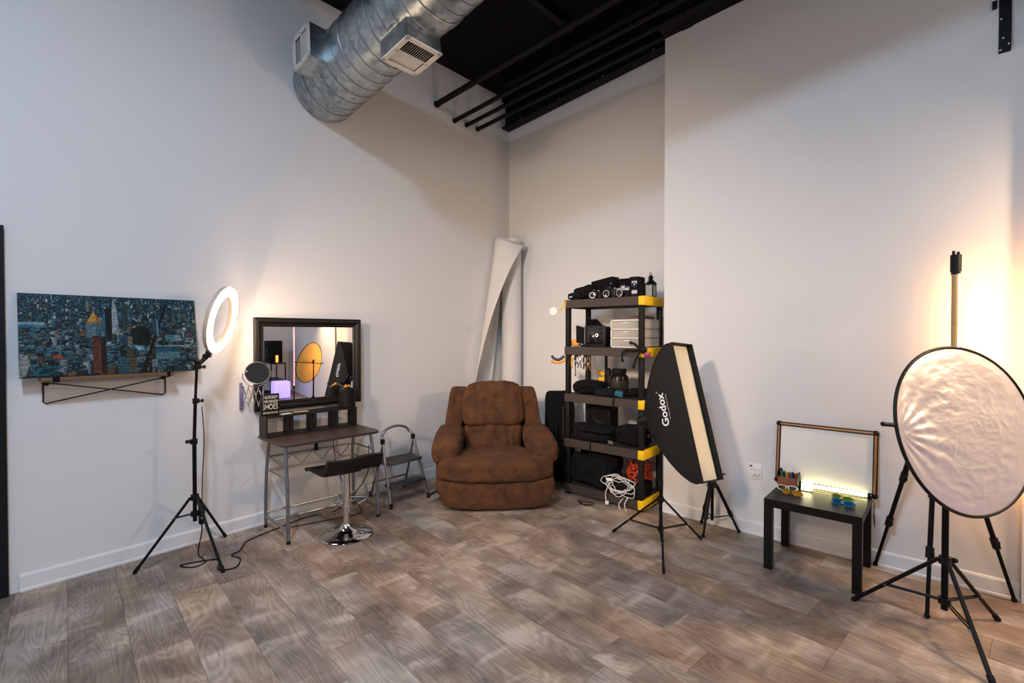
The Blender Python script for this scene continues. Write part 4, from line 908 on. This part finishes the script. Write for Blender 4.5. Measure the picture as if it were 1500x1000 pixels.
soft('duffel_bag', 'bulky black duffel bag on the right half of the fourth shelf', 'bag', (-.53, -1.955, TZ[3]+.09), (.30, .27, .18), .1, amp=.03, seed=29, strap=[(-.66, -1.86, TZ[3]+.05), (-.69, -1.9, TZ[3]+.12), (-.66, -1.98, TZ[3]+.19), (-.6, -2.04, TZ[3]+.17)])
MB().box((-.705, -1.83, TZ[3]+.03), (.008, .05, .03), bev=.003).out('luggage_tag', mat('tag_grey', '#5a5850', .5), [o for o in bpy.data.objects if o.name == 'flat_bag'][0])
# --- bottom shelf
soft('backpack', 'black backpack heaped on the left of the bottom shelf', 'bag', (-.53, -1.585, TZ[4]+.15), (.30, .44, .30), .05, amp=.05, seed=41, strap=[(-.68, -1.44, TZ[4]+.05), (-.7, -1.5, TZ[4]+.12), (-.66, -1.6, TZ[4]+.18), (-.6, -1.7, TZ[4]+.2)])
soft('black_crate', 'black low case on the right of the bottom shelf under the cables', 'case', (-.54, -1.96, TZ[4]+.055), (.28, .26, .11), 0, e=.2, amp=.004, seed=43, m=BLACK)
tangle('orange_extension_cord', 'orange extension cord heaped at the back right of the bottom shelf', (-.50, -2.0, TZ[4]+.11), .12, .12, .17, 70, mat('orange_cord', '#c8401c', .5), .0055, 11, 'cord')
# white cable coil hanging over the front
WC = mat('white_cable', '#d8d4cc', .5)
q = random.Random(2); pts = []
for k in range(76):
    a = k*.52; rr = .085+.03*sin(k*.9)+.012*sin(k*2.3); pts.append(V((-.73+.010*sin(k*1.3), -1.94+cos(a)*rr*1.35+.03*sin(k*.23), TZ[4]+.10+sin(a)*rr*.75+.02*sin(k*.37))))
wc = thing('white_cable_coil', 'coil of white cable with plugs hanging over the front of the bottom shelf', 'cable', (-.72, -1.93, .02))
MB().tube(pts, .0036, n=6, smooth=4).out('coil', WC, wc)
for s_, (a, b) in enumerate((((-.74, -1.84, .20), (-.76, -1.83, .02)), ((-.75, -1.98, .10), (-.78, -1.97, .006)), ((-.75, -2.03, .12), (-.77, -2.02, .006)))):
    MB().tube([a, (V(a)+V(b))/2+V((-.01, .02, 0)), b], .004, n=6, smooth=6).out('cable_end', WC, wc)
    if s_ == 0: MB().box(V(b)+V((0, 0, .012)), (.022, .03, .03), .4, bev=.004).out('plug', WC, wc)
MB().box((-.745, -1.845, .235), (.022, .05, .025), .2, bev=.004).out('charger', WHITE, wc)
tangle('thin_black_cord', 'thin black cord looped on the floor in front of the shelving', (-.83, -1.66, .001), .05, .10, .012, 12, RUB, .003, 5, 'cord')
tag(MB().box((-.90, -1.76, .003), (.028, .010, .004), .5, bev=.001).out('yellow_tape_scrap', YEL), 'tiny yellow scrap on the floor in front of the shelving', 'scrap')

# ------------------------------------------------------------------ softbox on its stand
SC = (-1.245, -2.545, 0)
sx = thing('strip_softbox', 'black strip softbox with white diffuser on a light stand before the shelving', 'softbox', SC)
stand(sx, SC, [(-1.219, -2.153), (-1.583, -2.72), (-.912, -2.705)], .345, .137, .12, .62, r=.011, legr=.0075)
x, y = SC[:2]
MB().cyl((x, y, .105), (x, y, .46), .011).out('pole', BLKM, sx); MB().cyl((x, y, .46), (x, y, .76), .009).out('pole', BLKM, sx)
collar((x, y, .46), (0, 0, 1), .011, sx, (.5, .2, 0))
MB().cyl((x, y, .70), (x, y, .745), .0105).out('stud', STEEL, sx)
a_u = (Rv*-.128+V((0, 0, .97))+Tv*-.285).normalized(); b_u = (Rv*.78+V((0, 0, -.1))+Tv*-.62); b_u = (b_u-a_u*b_u.dot(a_u)).normalized(); n_u = b_u.cross(a_u).normalized()
if n_u.dot(Tv) < 0: n_u = -n_u
Cf = V((-1.222, -2.752, .985)); HA, HB, SD = .465, .125, .335
def sbp(a, b, d): return Cf+a_u*a+b_u*b-n_u*d
def prof_s(t): return (1-t**1.9)
def half(t): return .05+(HA-.05)*(1-t**1.5)**.95, .05+(HB-.05)*(1-t**2.0)**.85
SBF = mat('softbox_nylon', '#131210', .62, bump=.25, scale=14, spec=.3)
corners = [(-1, -1), (1, -1), (1, 1), (-1, 1)]
for k in range(4):
    c1 = corners[k]; c2 = corners[(k+1) % 4]; m = MB()
    def f(u, v):
        ha, hb = half(v*.999); a = (c1[0]*(1-u)+c2[0]*u)*ha; b = (c1[1]*(1-u)+c2[1]*u)*hb
        sg_ = .012*sin(pi*u)*sin(pi*v)      # fabric sags inward between the ribs
        if c1[0] == c2[0]: a -= c1[0]*sg_
        else: b -= c1[1]*sg_*.5
        return sbp(a, b, v*SD)
    m.grid(f, 16, 24); o = m.out('side_panel', SBF, sx, ang=180)
for c1 in corners: MB().tube([sbp(c1[0]*half(t/10*.99)[0], c1[1]*half(t/10*.99)[1], t/10*SD) for t in range(11)], .004, n=6, smooth=2).out('seam_piping', BLACK, sx)
# lip around the front
m = MB(); lip = .045
for k in range(4):
    c1 = corners[k]; c2 = corners[(k+1) % 4]
    P1 = sbp(c1[0]*HA, c1[1]*HB, 0); P2 = sbp(c2[0]*HA, c2[1]*HB, 0); Q1 = sbp(c1[0]*HA, c1[1]*HB, -lip); Q2 = sbp(c2[0]*HA, c2[1]*HB, -lip)
    I1 = sbp(c1[0]*(HA-.004), c1[1]*(HB-.004), -lip); I2 = sbp(c2[0]*(HA-.004), c2[1]*(HB-.004), -lip); J1 = sbp(c1[0]*(HA-.004), c1[1]*(HB-.004), .0); J2 = sbp(c2[0]*(HA-.004), c2[1]*(HB-.004), .0)
    vs = [m.b.verts.new(p) for p in (P1, P2, Q2, Q1, I1, I2, J2, J1)]
    m.b.faces.new((vs[0], vs[1], vs[2], vs[3])); m.b.faces.new((vs[3], vs[2], vs[5], vs[4])); m.b.faces.new((vs[4], vs[5], vs[6], vs[7]))
m.out('front_lip', SBF, sx, smooth=False)
DIF = mat('diffuser_cloth', '#e2d8bc', .7, bump=.25, scale=8, stretch=(1, 1, 1))
m = MB(); m.grid(lambda u, v: sbp((u*2-1)*(HA-.008), (v*2-1)*(HB-.008), -.004+.004*noise.noise(V((u*14, v*3, 0)))), 50, 12); m.out('diffuser', DIF, sx, ang=180)
m = MB()
for s_ in (-1, 1):
    m.prism([sbp(-HA+.004, s_*(HB-.004), -.004), sbp(HA-.004, s_*(HB-.004), -.004), sbp(HA-.004, s_*(HB-.016), -.008), sbp(-HA+.004, s_*(HB-.016), -.008)], n_u*.002)
m.out('diffuser_hem', BLACK, sx, smooth=False)
hubc = sbp(0, 0, SD)
MB().cyl(hubc+n_u*.01, hubc-n_u*.03, .06, n=24).cyl(hubc-n_u*.03, hubc-n_u*.10, .035, n=20).out('speed_ring', BLACK, sx)
MB().tube([(x, y, .745), (x, y, .79), hubc-n_u*.06-V((0, 0, .03)), hubc-n_u*.055], .013, n=10).box((x, y, .785), (.045, .04, .05), bev=.006).out('tilt_head', BLACK, sx)
MB().cyl((x-.02, y+.02, .79), (x-.055, y+.055, .79), .008, n=10).sphere((x-.06, y+.06, .79), .014, n=10).out('tilt_knob', BLACK, sx)
# lettering on the left panel
LW = mat('softbox_lettering', '#eeeae4', .6)
def onpanel(a, q, base_d, a0):
    d = base_d+q; t = d/SD; ha, hb = half(t); av = a0+a
    u = (av/ha+1)/2; sg_ = .012*sin(pi*u)*sin(pi*t)*.5
    p = sbp(av, -(hb-sg_), d); return p-b_u*.0022
text('logo_lettering', 'Godox', LW, sx, None, (1, 0, 0), (0, 1, 0), .062, fit=.225, fn=lambda a, q: onpanel(a, q, .115, -.075), bold=.018)
text('web_lettering', 'www.godox.com', LW, sx, None, (1, 0, 0), (0, 1, 0), .010, fit=.17, fn=lambda a, q: onpanel(a, q, .092, -.035))
text('mark_lettering', '®', LW, sx, None, (1, 0, 0), (0, 1, 0), .012, fn=lambda a, q: onpanel(a, q, .165, .155))

# ------------------------------------------------------------------ small photo tripod behind the softbox
tp = thing('photo_tripod', 'short black camera tripod standing behind the strip softbox', 'tripod', (-.71, -2.72, 0))
tc_ = V((-.715, -2.715, 0))
for f in ((-.866, -2.703), (-.60, -2.872), (-.592, -2.59)):
    f = V((f[0], f[1], .012)); top = V((tc_.x, tc_.y, .36)); d = f-top; h_ = d.copy(); h_.z = 0; h_.normalize(); a = top+h_*.03; d = f-a
    lg = MB().cyl(a, a+d*.62, .0125, n=12).out('leg', BLKM, tp)
    MB().cyl(a+d*.60, f, .009, n=12).out('lower_leg', BLKM, lg); MB().cyl(a+d*.57, a+d*.68, .016, n=12).out('leg_lock', BLACK, lg); MB().sphere(f, .0135, n=10).out('rubber_foot', RUB, lg)
    MB().tube([tc_+V((0, 0, .11)), a+d*.66], .0045).out('spreader_arm', BLACK, tp)
MB().cyl(tc_+V((0, 0, .345)), tc_+V((0, 0, .385)), .04, .03, n=16).out('crown', BLACK, tp)
MB().cyl(tc_+V((0, 0, .09)), tc_+V((0, 0, .42)), .011).out('centre_column', BLKM, tp)
MB().cyl(tc_+V((0, 0, .40)), tc_+V((0, 0, .425)), .022, n=14).box(tc_+V((0, 0, .435)), (.075, .05, .016), .6, bev=.003).out('pan_head', BLACK, tp)
MB().cyl(tc_+V((.02, -.02, .43)), tc_+V((.075, -.07, .44)), .006).out('pan_handle', BLACK, tp)
# ------------------------------------------------------------------ outlet
ol = thing('power_outlet', 'white double wall outlet plate with plugs low on the right wall', 'outlet', (SX, -2.973, .42))
MB().aabb((SX-.008, -3.018, .42), (SX-.0005, -2.928, .533), bev=.003).out('cover_plate', WHITE, ol)
SLOT = mat('outlet_slot', '#2a2826', .6)
for yy in (-3.00, -2.975, -2.95):
    s0 = MB().box((SX-.009, yy, .488), (.004, .02, .026), bev=.003).out('socket', WHITE, ol)
    MB().box((SX-.0115, yy-.004, .491), (.001, .002, .008)).box((SX-.0115, yy+.004, .491), (.001, .002, .008)).out('slots', SLOT, s0, smooth=False)
for yy in (-2.995, -2.968): MB().box((SX-.02, yy, .462), (.024, .02, .018), bev=.003).out('plug', WHITE, ol)
MB().box((SX-.010, -2.945, .515), (.004, .018, .01), bev=.001).out('rocker', SLOT, ol)

# ------------------------------------------------------------------ side table and what stands on it
TBL = mat('black_ash_laminate', '#15130f', .35, bump=.04, scale=50)
tx0, tx1, ty0, ty1 = -1.085, -.59, -3.685, -3.168
tb = thing('side_table', 'low square black side table against the right wall', 'table', ((tx0+tx1)/2, (ty0+ty1)/2, 0))
MB().aabb((tx0, ty0, .402), (tx1, ty1, .452), bev=.0015, seg=1).out('table_top', TBL, tb, smooth=False)
for a in (tx0, tx1-.048):
    for b in (ty0, ty1-.048): MB().aabb((a, b, .001), (a+.048, b+.048, .402), bev=.001, seg=1).out('leg', TBL, tb, smooth=False)
TT = .4525
wbd = thing('whiteboard', 'white dry-erase board in a copper and black frame leaning on the wall', 'whiteboard', (-.60, -3.42, TT))
wB = V((-.620, 0, TT+.002)); wT = V((-.567, 0, TT+.417)); wU = (wT-wB).normalized(); wL = (wT-wB).length; wN = V((-wU.z, 0, wU.x)); wy0, wy1 = -3.128, -3.712
def wp(v, h_, d): return V((wB.x, wy0+(wy1-wy0)*v, 0))+V((0, 0, wB.z))+wU*h_+wN*d
m = MB(); m.prism([wp(.015, .008, 0), wp(.985, .008, 0), wp(.985, wL-.008, 0), wp(.015, wL-.008, 0)], wN*.006); m.out('writing_surface', mat('whiteboard_enamel', '#e2dfda', .35), wbd, smooth=False)
COP = mat('copper_frame', '#a8774a', .35, metal=.4); ed = .0105
c4 = [(.0, .0), (1., .0), (1., wL), (0., wL)]
for k in range(4):
    (v0_, h0), (v1_, h1) = c4[k], c4[(k+1) % 4]
    def ins(v, h_): return (v+(.018 if v == 0 else -.018), h_+(ed if h_ == 0 else -ed))
    va, ha = ins(v0_, h0); vb, hb = ins(v1_, h1)
    A = wp(va, ha, .004); B = wp(vb, hb, .004)
    MB().cyl(A, B, .0145, n=12).out('frame_outer', BLACK, wbd)
    MB().cyl(A+wN*.0105, B+wN*.0105, .0072, n=12).out('frame_bar', COP, wbd)
for (v, h_) in c4:
    v2, h2 = ins(v, h_); MB().sphere(wp(v2, h2, .007), .0195, n=14).out('corner_cap', BLACK, wbd)
# light wand on the table
wd = thing('light_wand', 'glowing yellow-white light tube lying along the foot of the whiteboard', 'light', (-.645, -3.5, TT))
WZ = TT+.016
MB().cyl((-.66, -3.305, WZ), (-.640, -3.665, WZ), .0125, n=20).out('glowing_tube', mat('wand_glow', '#ffffff', .4, emit='#fff2a0', es=8.5), wd)
for p, q_ in (((-.66, -3.305, WZ), (-.662, -3.28, WZ)), ((-.640, -3.665, WZ), (-.639, -3.68, WZ))): MB().cyl(p, q_, .0145, n=16).out('end_cap', BLACK, wd)
MB().tube([(-.66, -3.28, WZ), (-.69, -3.29, TT+.006), (-.73, -3.36, TT+.005), (-.71, -3.5, TT+.005), (-.70, -3.62, TT+.005), (-.70, -3.70, TT+.003), (-.71, -3.705, TT-.10), (-.69, -3.71, TT-.16), (-.65, -3.70, TT-.05)], .002, n=6, smooth=6).out('wand_cord', RUB, wd)
bp_ = thing('glow_patch', 'glowing square added for the bright glow of the wand, between the marker caddy and the sunglasses', 'light', (-.72, -3.33, TT))  # glowing square stands in for the wand's bright patch; no lamp here
MB().box((-.745, -3.345, TT+.035), (.010, .06, .06), Matrix.Rotation(.1, 3, 'Z') @ Matrix.Rotation(.5, 3, 'Y'), bev=.002).out('glowing_face', mat('patch_glow', '#ffffff', .4, emit='#fff6b8', es=9), bp_)
MB().box((-.735, -3.345, TT+.03), (.010, .066, .066), Matrix.Rotation(.1, 3, 'Z') @ Matrix.Rotation(.5, 3, 'Y'), bev=.002).out('patch_back', WHITE, bp_)
# marker caddy
cd_ = thing('marker_caddy', 'brown marker holder with round black ends at the left of the table', 'caddy', (-.68, -3.22, TT))
BR = mat('caddy_brown', '#8a5138', .55)
MB().aabb((-.725, -3.285, TT), (-.719, -3.165, TT+.062)).aabb((-.72, -3.285, TT), (-.655, -3.165, TT+.005)).aabb((-.661, -3.285, TT), (-.655, -3.165, TT+.085)).out('holder_box', BR, cd_, smooth=False)
for yy in (-3.289, -3.165): MB().lathe([(0, 0), (.050, 0), (.052, .002), (.050, .004), (0, .004)], (-.69, yy, TT+.053), (0, 1, 0), n=32).out('round_end', BLACK, cd_)
mcols = (('green', '#1f9a4c'), ('navy', '#1c2c6a'), ('lime', '#9acb2a'), ('red', '#d03c28'), ('blue', '#2458b8'), ('dark red', '#8a2420'), ('black', '#202020'))
for k, (cn_, hx) in enumerate(mcols):
    yy = -3.187-k*.0148; x_ = -.700 if k < 5 else -.68
    if k >= 5: yy = -3.20-(k-5)*.05
    mk = thing('marker_pen', cn_+' marker pen with pale tip standing in the brown caddy', 'marker', (x_, yy, TT+.006), group='markers in the caddy')
    a = V((x_+.01, yy, TT+.010)); b = V((x_-.012, yy, TT+.088))
    MB().cyl(a, a+(b-a)*.78, .0058, n=12).out('barrel', mat('marker_barrel', '#e8e6e0', .4), mk)
    MB().cyl(a+(b-a)*.66, b+(b-a)*.12, .0066, .0058, n=12).out('cap', mat('marker_'+cn_.replace(' ', '_'), hx, .35), mk)
er = MB().pillow((-.70, -3.178, TT+.095), (.03, .025, .045), 0, .7, 8).out('black_eraser', BLACK, ang=180); tag(er, 'round black eraser at the left end of the marker caddy', 'eraser')
# sunglasses
def glasses(x, y, rz, frame, lens, lab, z=TT, tip=.75):
    e = thing('sunglasses', lab, 'sunglasses', (x, y, z), rz, 'sunglasses on the side table')
    T = lambda p: V((p[0], p[1]*cos(tip)+p[2]*sin(tip), max(.0025, -p[1]*sin(tip)*.35+p[2]*cos(tip))))
    for s_ in (-1, 1):
        cx_ = s_*.032; rim = []
        for k in range(20):
            a = 2*pi*k/20; xx = cx_+cos(a)*.026; rim.append(T((xx, xx*xx*5, .024+sin(a)*.019+.003*cos(2*a))))
        MB().tube(rim, .0027, n=6, closed=True).out('rim', frame, e, local=True)
        m = MB(); vs = [m.b.verts.new(p) for p in rim]; m.b.faces.new(vs); m.out('lens', lens, e, local=True, smooth=False)
        MB().tube([T(q) for q in ((s_*.059, .018, .032), (s_*.062, .030, .024), (s_*.05, .036+.004*s_, .014), (-s_*.045, .038+.004*s_, .006))], .0025, n=6, smooth=5).out('temple_arm', frame, e, local=True)
    MB().tube([T(q) for q in ((-.009, 0, .030), (0, -.002, .034), (.009, 0, .030))], .0025, n=6, smooth=4).out('bridge', frame, e, local=True)
    return e
WFR = mat('cream_frame', '#e4ddc8', .35); TOR = mat('tortoise_frame', '#7a5018', .3, var=.5, scale=60); BFR = mat('blue_frame', '#1c6a9a', .3); GFR = mat('gold_frame', '#c09a48', .3, metal=.6)
AML = mat('amber_lens', '#8a6a10', .05, coat=1); BLL = mat('blue_mirror_lens', '#1c7ab0', .04, metal=.7); GRL = mat('green_lens', '#4c6a28', .05, coat=1); CLL = mat('grey_lens', '#3a3c38', .05, coat=1)
FZg = -pi/2
glasses(-.83, -3.245, FZg+.15, WFR, CLL, 'cream-framed sunglasses lying closest to the marker caddy')
glasses(-.92, -3.285, FZg-.05, TOR, AML, 'amber tortoise sunglasses at the front left of the table')
glasses(-.82, -3.545, FZg-.2, GFR, GRL, 'gold-framed greenish sunglasses behind the blue pair')
glasses(-.93, -3.565, FZg-.1, BFR, BLL, 'blue mirrored sunglasses at the front right of the table')

# ------------------------------------------------------------------ reflector on its stand
RS = (-1.233, -4.04, 0)
rs = thing('reflector_disc', 'large round silver reflector with black rim on a black stand', 'reflector', RS)
stand(rs, RS, [(-1.167, -3.656), (-.904, -4.252), (-1.591, -4.198)], .37, .165, .15, .60, r=.0135, legr=.010)
x, y = RS[:2]
MB().cyl((x, y, .12), (x, y, .72), .0145).out('pole', BLKM, rs); MB().cyl((x, y, .72), (x, y, 1.08), .011).out('pole', BLKM, rs)
collar((x, y, .73), (0, 0, 1), .0135, rs, (-.3, .7, 0)); collar((x, y, .37), (0, 0, 1), .0145, rs, (.5, -.7, 0))
az, el = 4.0513, .1986
rn_ = V((cos(el)*cos(az), cos(el)*sin(az), sin(el))); ra = V((0, 0, 1)).cross(rn_).normalized(); rb = rn_.cross(ra)
rc_ = V((-1.2843, -4.1102, 1.0423)); RD = .405
SG2 = 1 if ra.dot(Rv) < 0 else -1
def wob(a): return .010*sin(2*a+.6)
def rpt(r_, a, side): 
    w_ = .0040*(1-abs(noise.fractal(V((cos(a)*r_*11+.5*noise.noise(V((cos(a)*r_*6, sin(a)*r_*6, 2))), sin(a)*r_*17, 5)), 1.0, 2.1, 3)))+.008*noise.noise(V((cos(a)*r_*5, sin(a)*r_*5, 1)))
    # creases radiating from the clip on the left edge
    dx = cos(a)*r_-RD*SG2; dy = sin(a)*r_; dist = sqrt(dx*dx+dy*dy); th_ = atan2(dy, -dx*SG2)
    w_ += .007*sin(th_*20)*math.exp(-dist*6)*min(1, dist*12)
    return rc_+ra*(cos(a)*r_)+rb*(sin(a)*r_)+rn_*(wob(a)*(r_/RD)**2+side*.002+w_*(1-(r_/RD)**8))
SIL = mat('silver_reflector_cloth', '#dcd0c8', .38, metal=.6, bump=1, scale=14, detail=10)
_nt = SIL.node_tree; _n = [n for n in _nt.nodes if n.type == 'TEX_NOISE'][0]; _n.noise_type = 'RIDGED_MULTIFRACTAL'; _n.inputs['Scale'].default_value = 7; _n.inputs['Detail'].default_value = 5; _n.inputs['Distortion'].default_value = 1.2; _n.inputs['Roughness'].default_value = .55
[n for n in _nt.nodes if n.type == 'BUMP'][0].inputs['Distance'].default_value = .006; [n for n in _nt.nodes if n.type == 'BUMP'][0].inputs['Strength'].default_value = .8
GLD = mat('gold_reflector_cloth', '#d8b468', .45, metal=.5, bump=.5, scale=18)
for side, mm, nm in ((1, SIL, 'silver_face'), (-1, GLD, 'gold_face')):
    m = MB(); nr, na = 110, 180; rg = []
    c0_ = m.b.verts.new(rpt(0, 0, side))
    for i in range(1, nr+1): rg.append([m.b.verts.new(rpt(RD*.985*i/nr, 2*pi*k/na, side)) for k in range(na)])
    for k in range(na): m.b.faces.new((c0_, rg[0][k], rg[0][(k+1) % na]))
    for i in range(nr-1):
        for k in range(na): m.b.faces.new((rg[i][k], rg[i+1][k], rg[i+1][(k+1) % na], rg[i][(k+1) % na]))
    plabel(m.out(nm, mm, rs, ang=180), 'crumpled silver cloth face' if side > 0 else 'gold cloth back')
MB().tube([rc_+ra*cos(2*pi*k/96)*RD*.992+rb*sin(2*pi*k/96)*RD*.992+rn_*wob(2*pi*k/96) for k in range(96)], .0082, n=10, closed=True).out('rim', BLACK, rs)
# cross arm: runs behind the disc from the left clip to the right
sgn = 1 if ra.dot(Rv) < 0 else -1
ar = (ra*sgn*cos(.09)+rb*sin(.09)).normalized()
bk = -rn_*.045
MB().cyl(rc_+ar*(RD-.05)+bk, rc_-ar*(RD-.05)+bk, .008).out('cross_arm', BLKM, rs)
for s_ in (1, -1):
    e = rc_+ar*s_*RD
    MB().tube([e-ar*s_*.06+bk, e+ar*s_*.012+bk*.8, e+ar*s_*.015, e+ar*s_*.045], .008, n=10, smooth=4).cyl(e+ar*s_*.005, e+ar*s_*.06, .009).sphere(e+ar*s_*.063, .0115).out('clip_handle', BLACK, rs)
MB().cyl((x, y, 1.05), (x, y, 1.10), .018).cyl((x, y, 1.07), rc_+bk, .012).out('swivel_head', BLACK, rs)
# ------------------------------------------------------------------ tube light on tall tripod behind the reflector
tl = thing('tube_light', 'tall lit tube light on a black tripod behind the round reflector', 'tube light', (-.75, -4.03, 0))
ap = V((-.76, -4.0, 1.14))
for f in ((-.572, -3.705), (-.59, -4.335), (-1.118, -3.972)):
    f = V((f[0], f[1], .012)); h_ = f-ap; h_.z = 0; h_.normalize(); a = ap+h_*.04; d = f-a
    lg = MB().cyl(a, a+d*.45, .0155, n=12).out('leg', BLKM, tl); MB().cyl(a+d*.45, a+d*.74, .0125, n=12).out('middle_leg', BLKM, lg); MB().cyl(a+d*.70, f, .0095, n=12).out('lower_leg', BLKM, lg)
    for t in (.43, .70): 
        lk = MB().cyl(a+d*t, a+d*(t+.05), .019, n=12).box(a+d*(t+.025)-V((.017, .01, 0)), (.02, .02, .035), bev=.003).out('leg_lock', BLACK, lg)
    MB().sphere(f, .014, n=10).out('rubber_foot', RUB, lg)
MB().cyl(ap-V((0, 0, .04)), ap+V((0, 0, .03)), .05, .035, n=16).out('crown', BLACK, tl)
MB().cyl(ap-V((0, 0, .3)), ap+V((0, 0, .06)), .014).out('centre_column', BLKM, tl)
tx_, ty_ = -.765, -4.072
MB().box((-.762, -4.06, 1.165), (.06, .07, .03), bev=.004).out('tube_clamp', BLACK, tl)
MB().cyl((tx_, ty_, 1.855), (tx_, ty_, 1.95), .025, n=20).cyl((tx_, ty_, 1.84), (tx_, ty_, 1.86), .021, n=20).cyl((tx_-.01, ty_+.01, 1.945), (tx_-.01, ty_+.01, 1.972), .007, n=8).cyl((tx_+.012, ty_-.01, 1.945), (tx_+.012, ty_-.01, 1.968), .007, n=8).out('end_cap', BLACK, tl)
ld = V((.30, -.95, 0)).normalized(); lp_ = V((-ld.y, ld.x, 0))
def arc(r_, a0, a1, n): return [V((tx_, ty_, 0))+ld*cos(a0+(a1-a0)*k/n)*r_+lp_*sin(a0+(a1-a0)*k/n)*r_ for k in range(n+1)]
z0, z1 = .66, 1.845
m = MB(); A = arc(.018, radians(64), radians(296), 14); m.prism([V((p.x, p.y, z0)) for p in A], (0, 0, z1-z0)); m.out('tube_back', mat('tube_housing', '#c9a46c', .45), tl)
m = MB(); A = arc(.0175, radians(-64), radians(64), 10); m.prism([V((p.x, p.y, z0+.002)) for p in A], (0, 0, z1-z0-.004)); m.out('lit_strip', mat('tube_glow', '#ffffff', .4, emit='#ffb870', es=112), tl)
MB().cyl((tx_, ty_, .60), (tx_, ty_, .665), .022, n=20).out('lower_cap', BLACK, tl)
# ------------------------------------------------------------------ steel bracket high on the right wall
bk_ = thing('steel_wall_bracket', 'long black steel angle bracket with bolts high on the right wall', 'bracket', (SX, -4.265, 3.10))
MB().aabb((SX-.006, -4.292, 3.10), (SX-.0005, -4.243, 4.30)).out('plate', BLKM, bk_, smooth=False)
MB().prism([(SX-.006, -4.292, 3.10), (SX-.05, -4.292, 3.13), (SX-.05, -4.292, 4.30), (SX-.006, -4.292, 4.30)], (0, .006, 0)).out('flange', BLKM, bk_, smooth=False)
for yy, z in ((-4.25, 3.115), (-4.262, 3.18), (-4.252, 3.29), (-4.285, 3.14), (-4.26, 3.45), (-4.26, 3.7)): MB().cyl((SX-.006, yy, z), (SX-.011, yy, z), .005, n=8).out('bolt', SILV, bk_)
MB().aabb((SX-.02, -4.235, 3.36), (SX-.0005, -4.215, 3.40)).out('lug', BLKM, bk_, smooth=False)

# ------------------------------------------------------------------ far end of the room (seen in the mirror)
fs = thing('low_stand', 'black open metal stand seen in the mirror under the black box', 'stand', (-1.1, -7.6, 0))
fx0, fx1, fy0, fy1 = -1.35, -.95, -8.3, -7.25
MB().aabb((fx0, fy0, .86), (fx1, fy1, .89)).out('stand_top', BLKM, fs, smooth=False)
for a in (fx0, fx1-.03):
    for b in (fy0, fy1-.03): MB().aabb((a, b, .001), (a+.03, b+.03, .86)).out('leg', BLKM, fs, smooth=False)
MB().aabb((fx0, fy0, .40), (fx1, fy1, .42)).out('lower_shelf', BLKM, fs, smooth=False)
pa = thing('loudspeaker', 'big black loudspeaker cabinet on the low stand seen in the mirror', 'speaker', (-1.12, -7.85, .8905))
MB().aabb((-1.32, -8.2, .8905), (-.97, -7.55, 1.50), bev=.01).out('cabinet', FAB, pa)
MB().lathe([(.1, 0), (.12, 0), (.12, .006), (.03, -.004), (0, 0)], (-1.321, -7.87, 1.15), (-1, 0, 0), n=32).out('speaker_cone', BLACK, pa)
la = thing('glowing_lantern', 'small square lantern with an orange glow seen in the mirror', 'lantern', (-1.15, -7.42, .8905))
MB().aabb((-1.20, -7.47, .8905), (-1.10, -7.37, .905)).aabb((-1.20, -7.47, 1.10), (-1.10, -7.37, 1.115)).out('frame_plates', BLKM, la, smooth=False)
for a in (-1.20, -1.11):
    for b in (-7.47, -7.38): MB().aabb((a, b, .905), (a+.01, b+.01, 1.10)).out('corner_post', BLKM, la, smooth=False)
MB().cyl((-1.15, -7.42, .906), (-1.15, -7.42, 1.09), .035).out('glowing_core', mat('lantern_glow', '#ff9a50', .5, emit='#ff8a48', es=3), la)
cu = thing('glowing_cube', 'glowing purple-blue light cube on the floor seen in the mirror', 'light', (-1.2, -6.75, 0))
MB().aabb((-1.4, -6.98, .012), (-1.0, -6.58, .44), bev=.03, seg=4).out('cube_shell', mat('cube_glow', '#c8c0ff', .5, emit='#8a78ff', es=1.6), cu)
MB().aabb((-1.36, -6.94, .001), (-1.04, -6.62, .014)).out('cube_base', BLACK, cu, smooth=False)
t2 = thing('wall_tube_light', 'slim pinkish tube light standing against the right wall seen in the mirror', 'light', (-1.1, -5.9, 0))
MB().cyl((-1.1, -5.9, .40), (-1.1, -5.9, 2.3), .018).out('glowing_tube', mat('pink_glow', '#e0b0c0', .5, emit='#d08a98', es=.9), t2)
MB().cyl((-1.1, -5.9, .32), (-1.1, -5.9, .40), .024).out('lower_cap', BLACK, t2); MB().cyl((-1.1, -5.9, 2.3), (-1.1, -5.9, 2.34), .022).out('upper_cap', BLACK, t2)
MB().lathe([(0, 0), (.14, 0), (.14, .012), (.02, .02), (.012, .33), (0, .33)], (-1.1, -5.9, 0.001), n=24).out('floor_base', BLKM, t2)
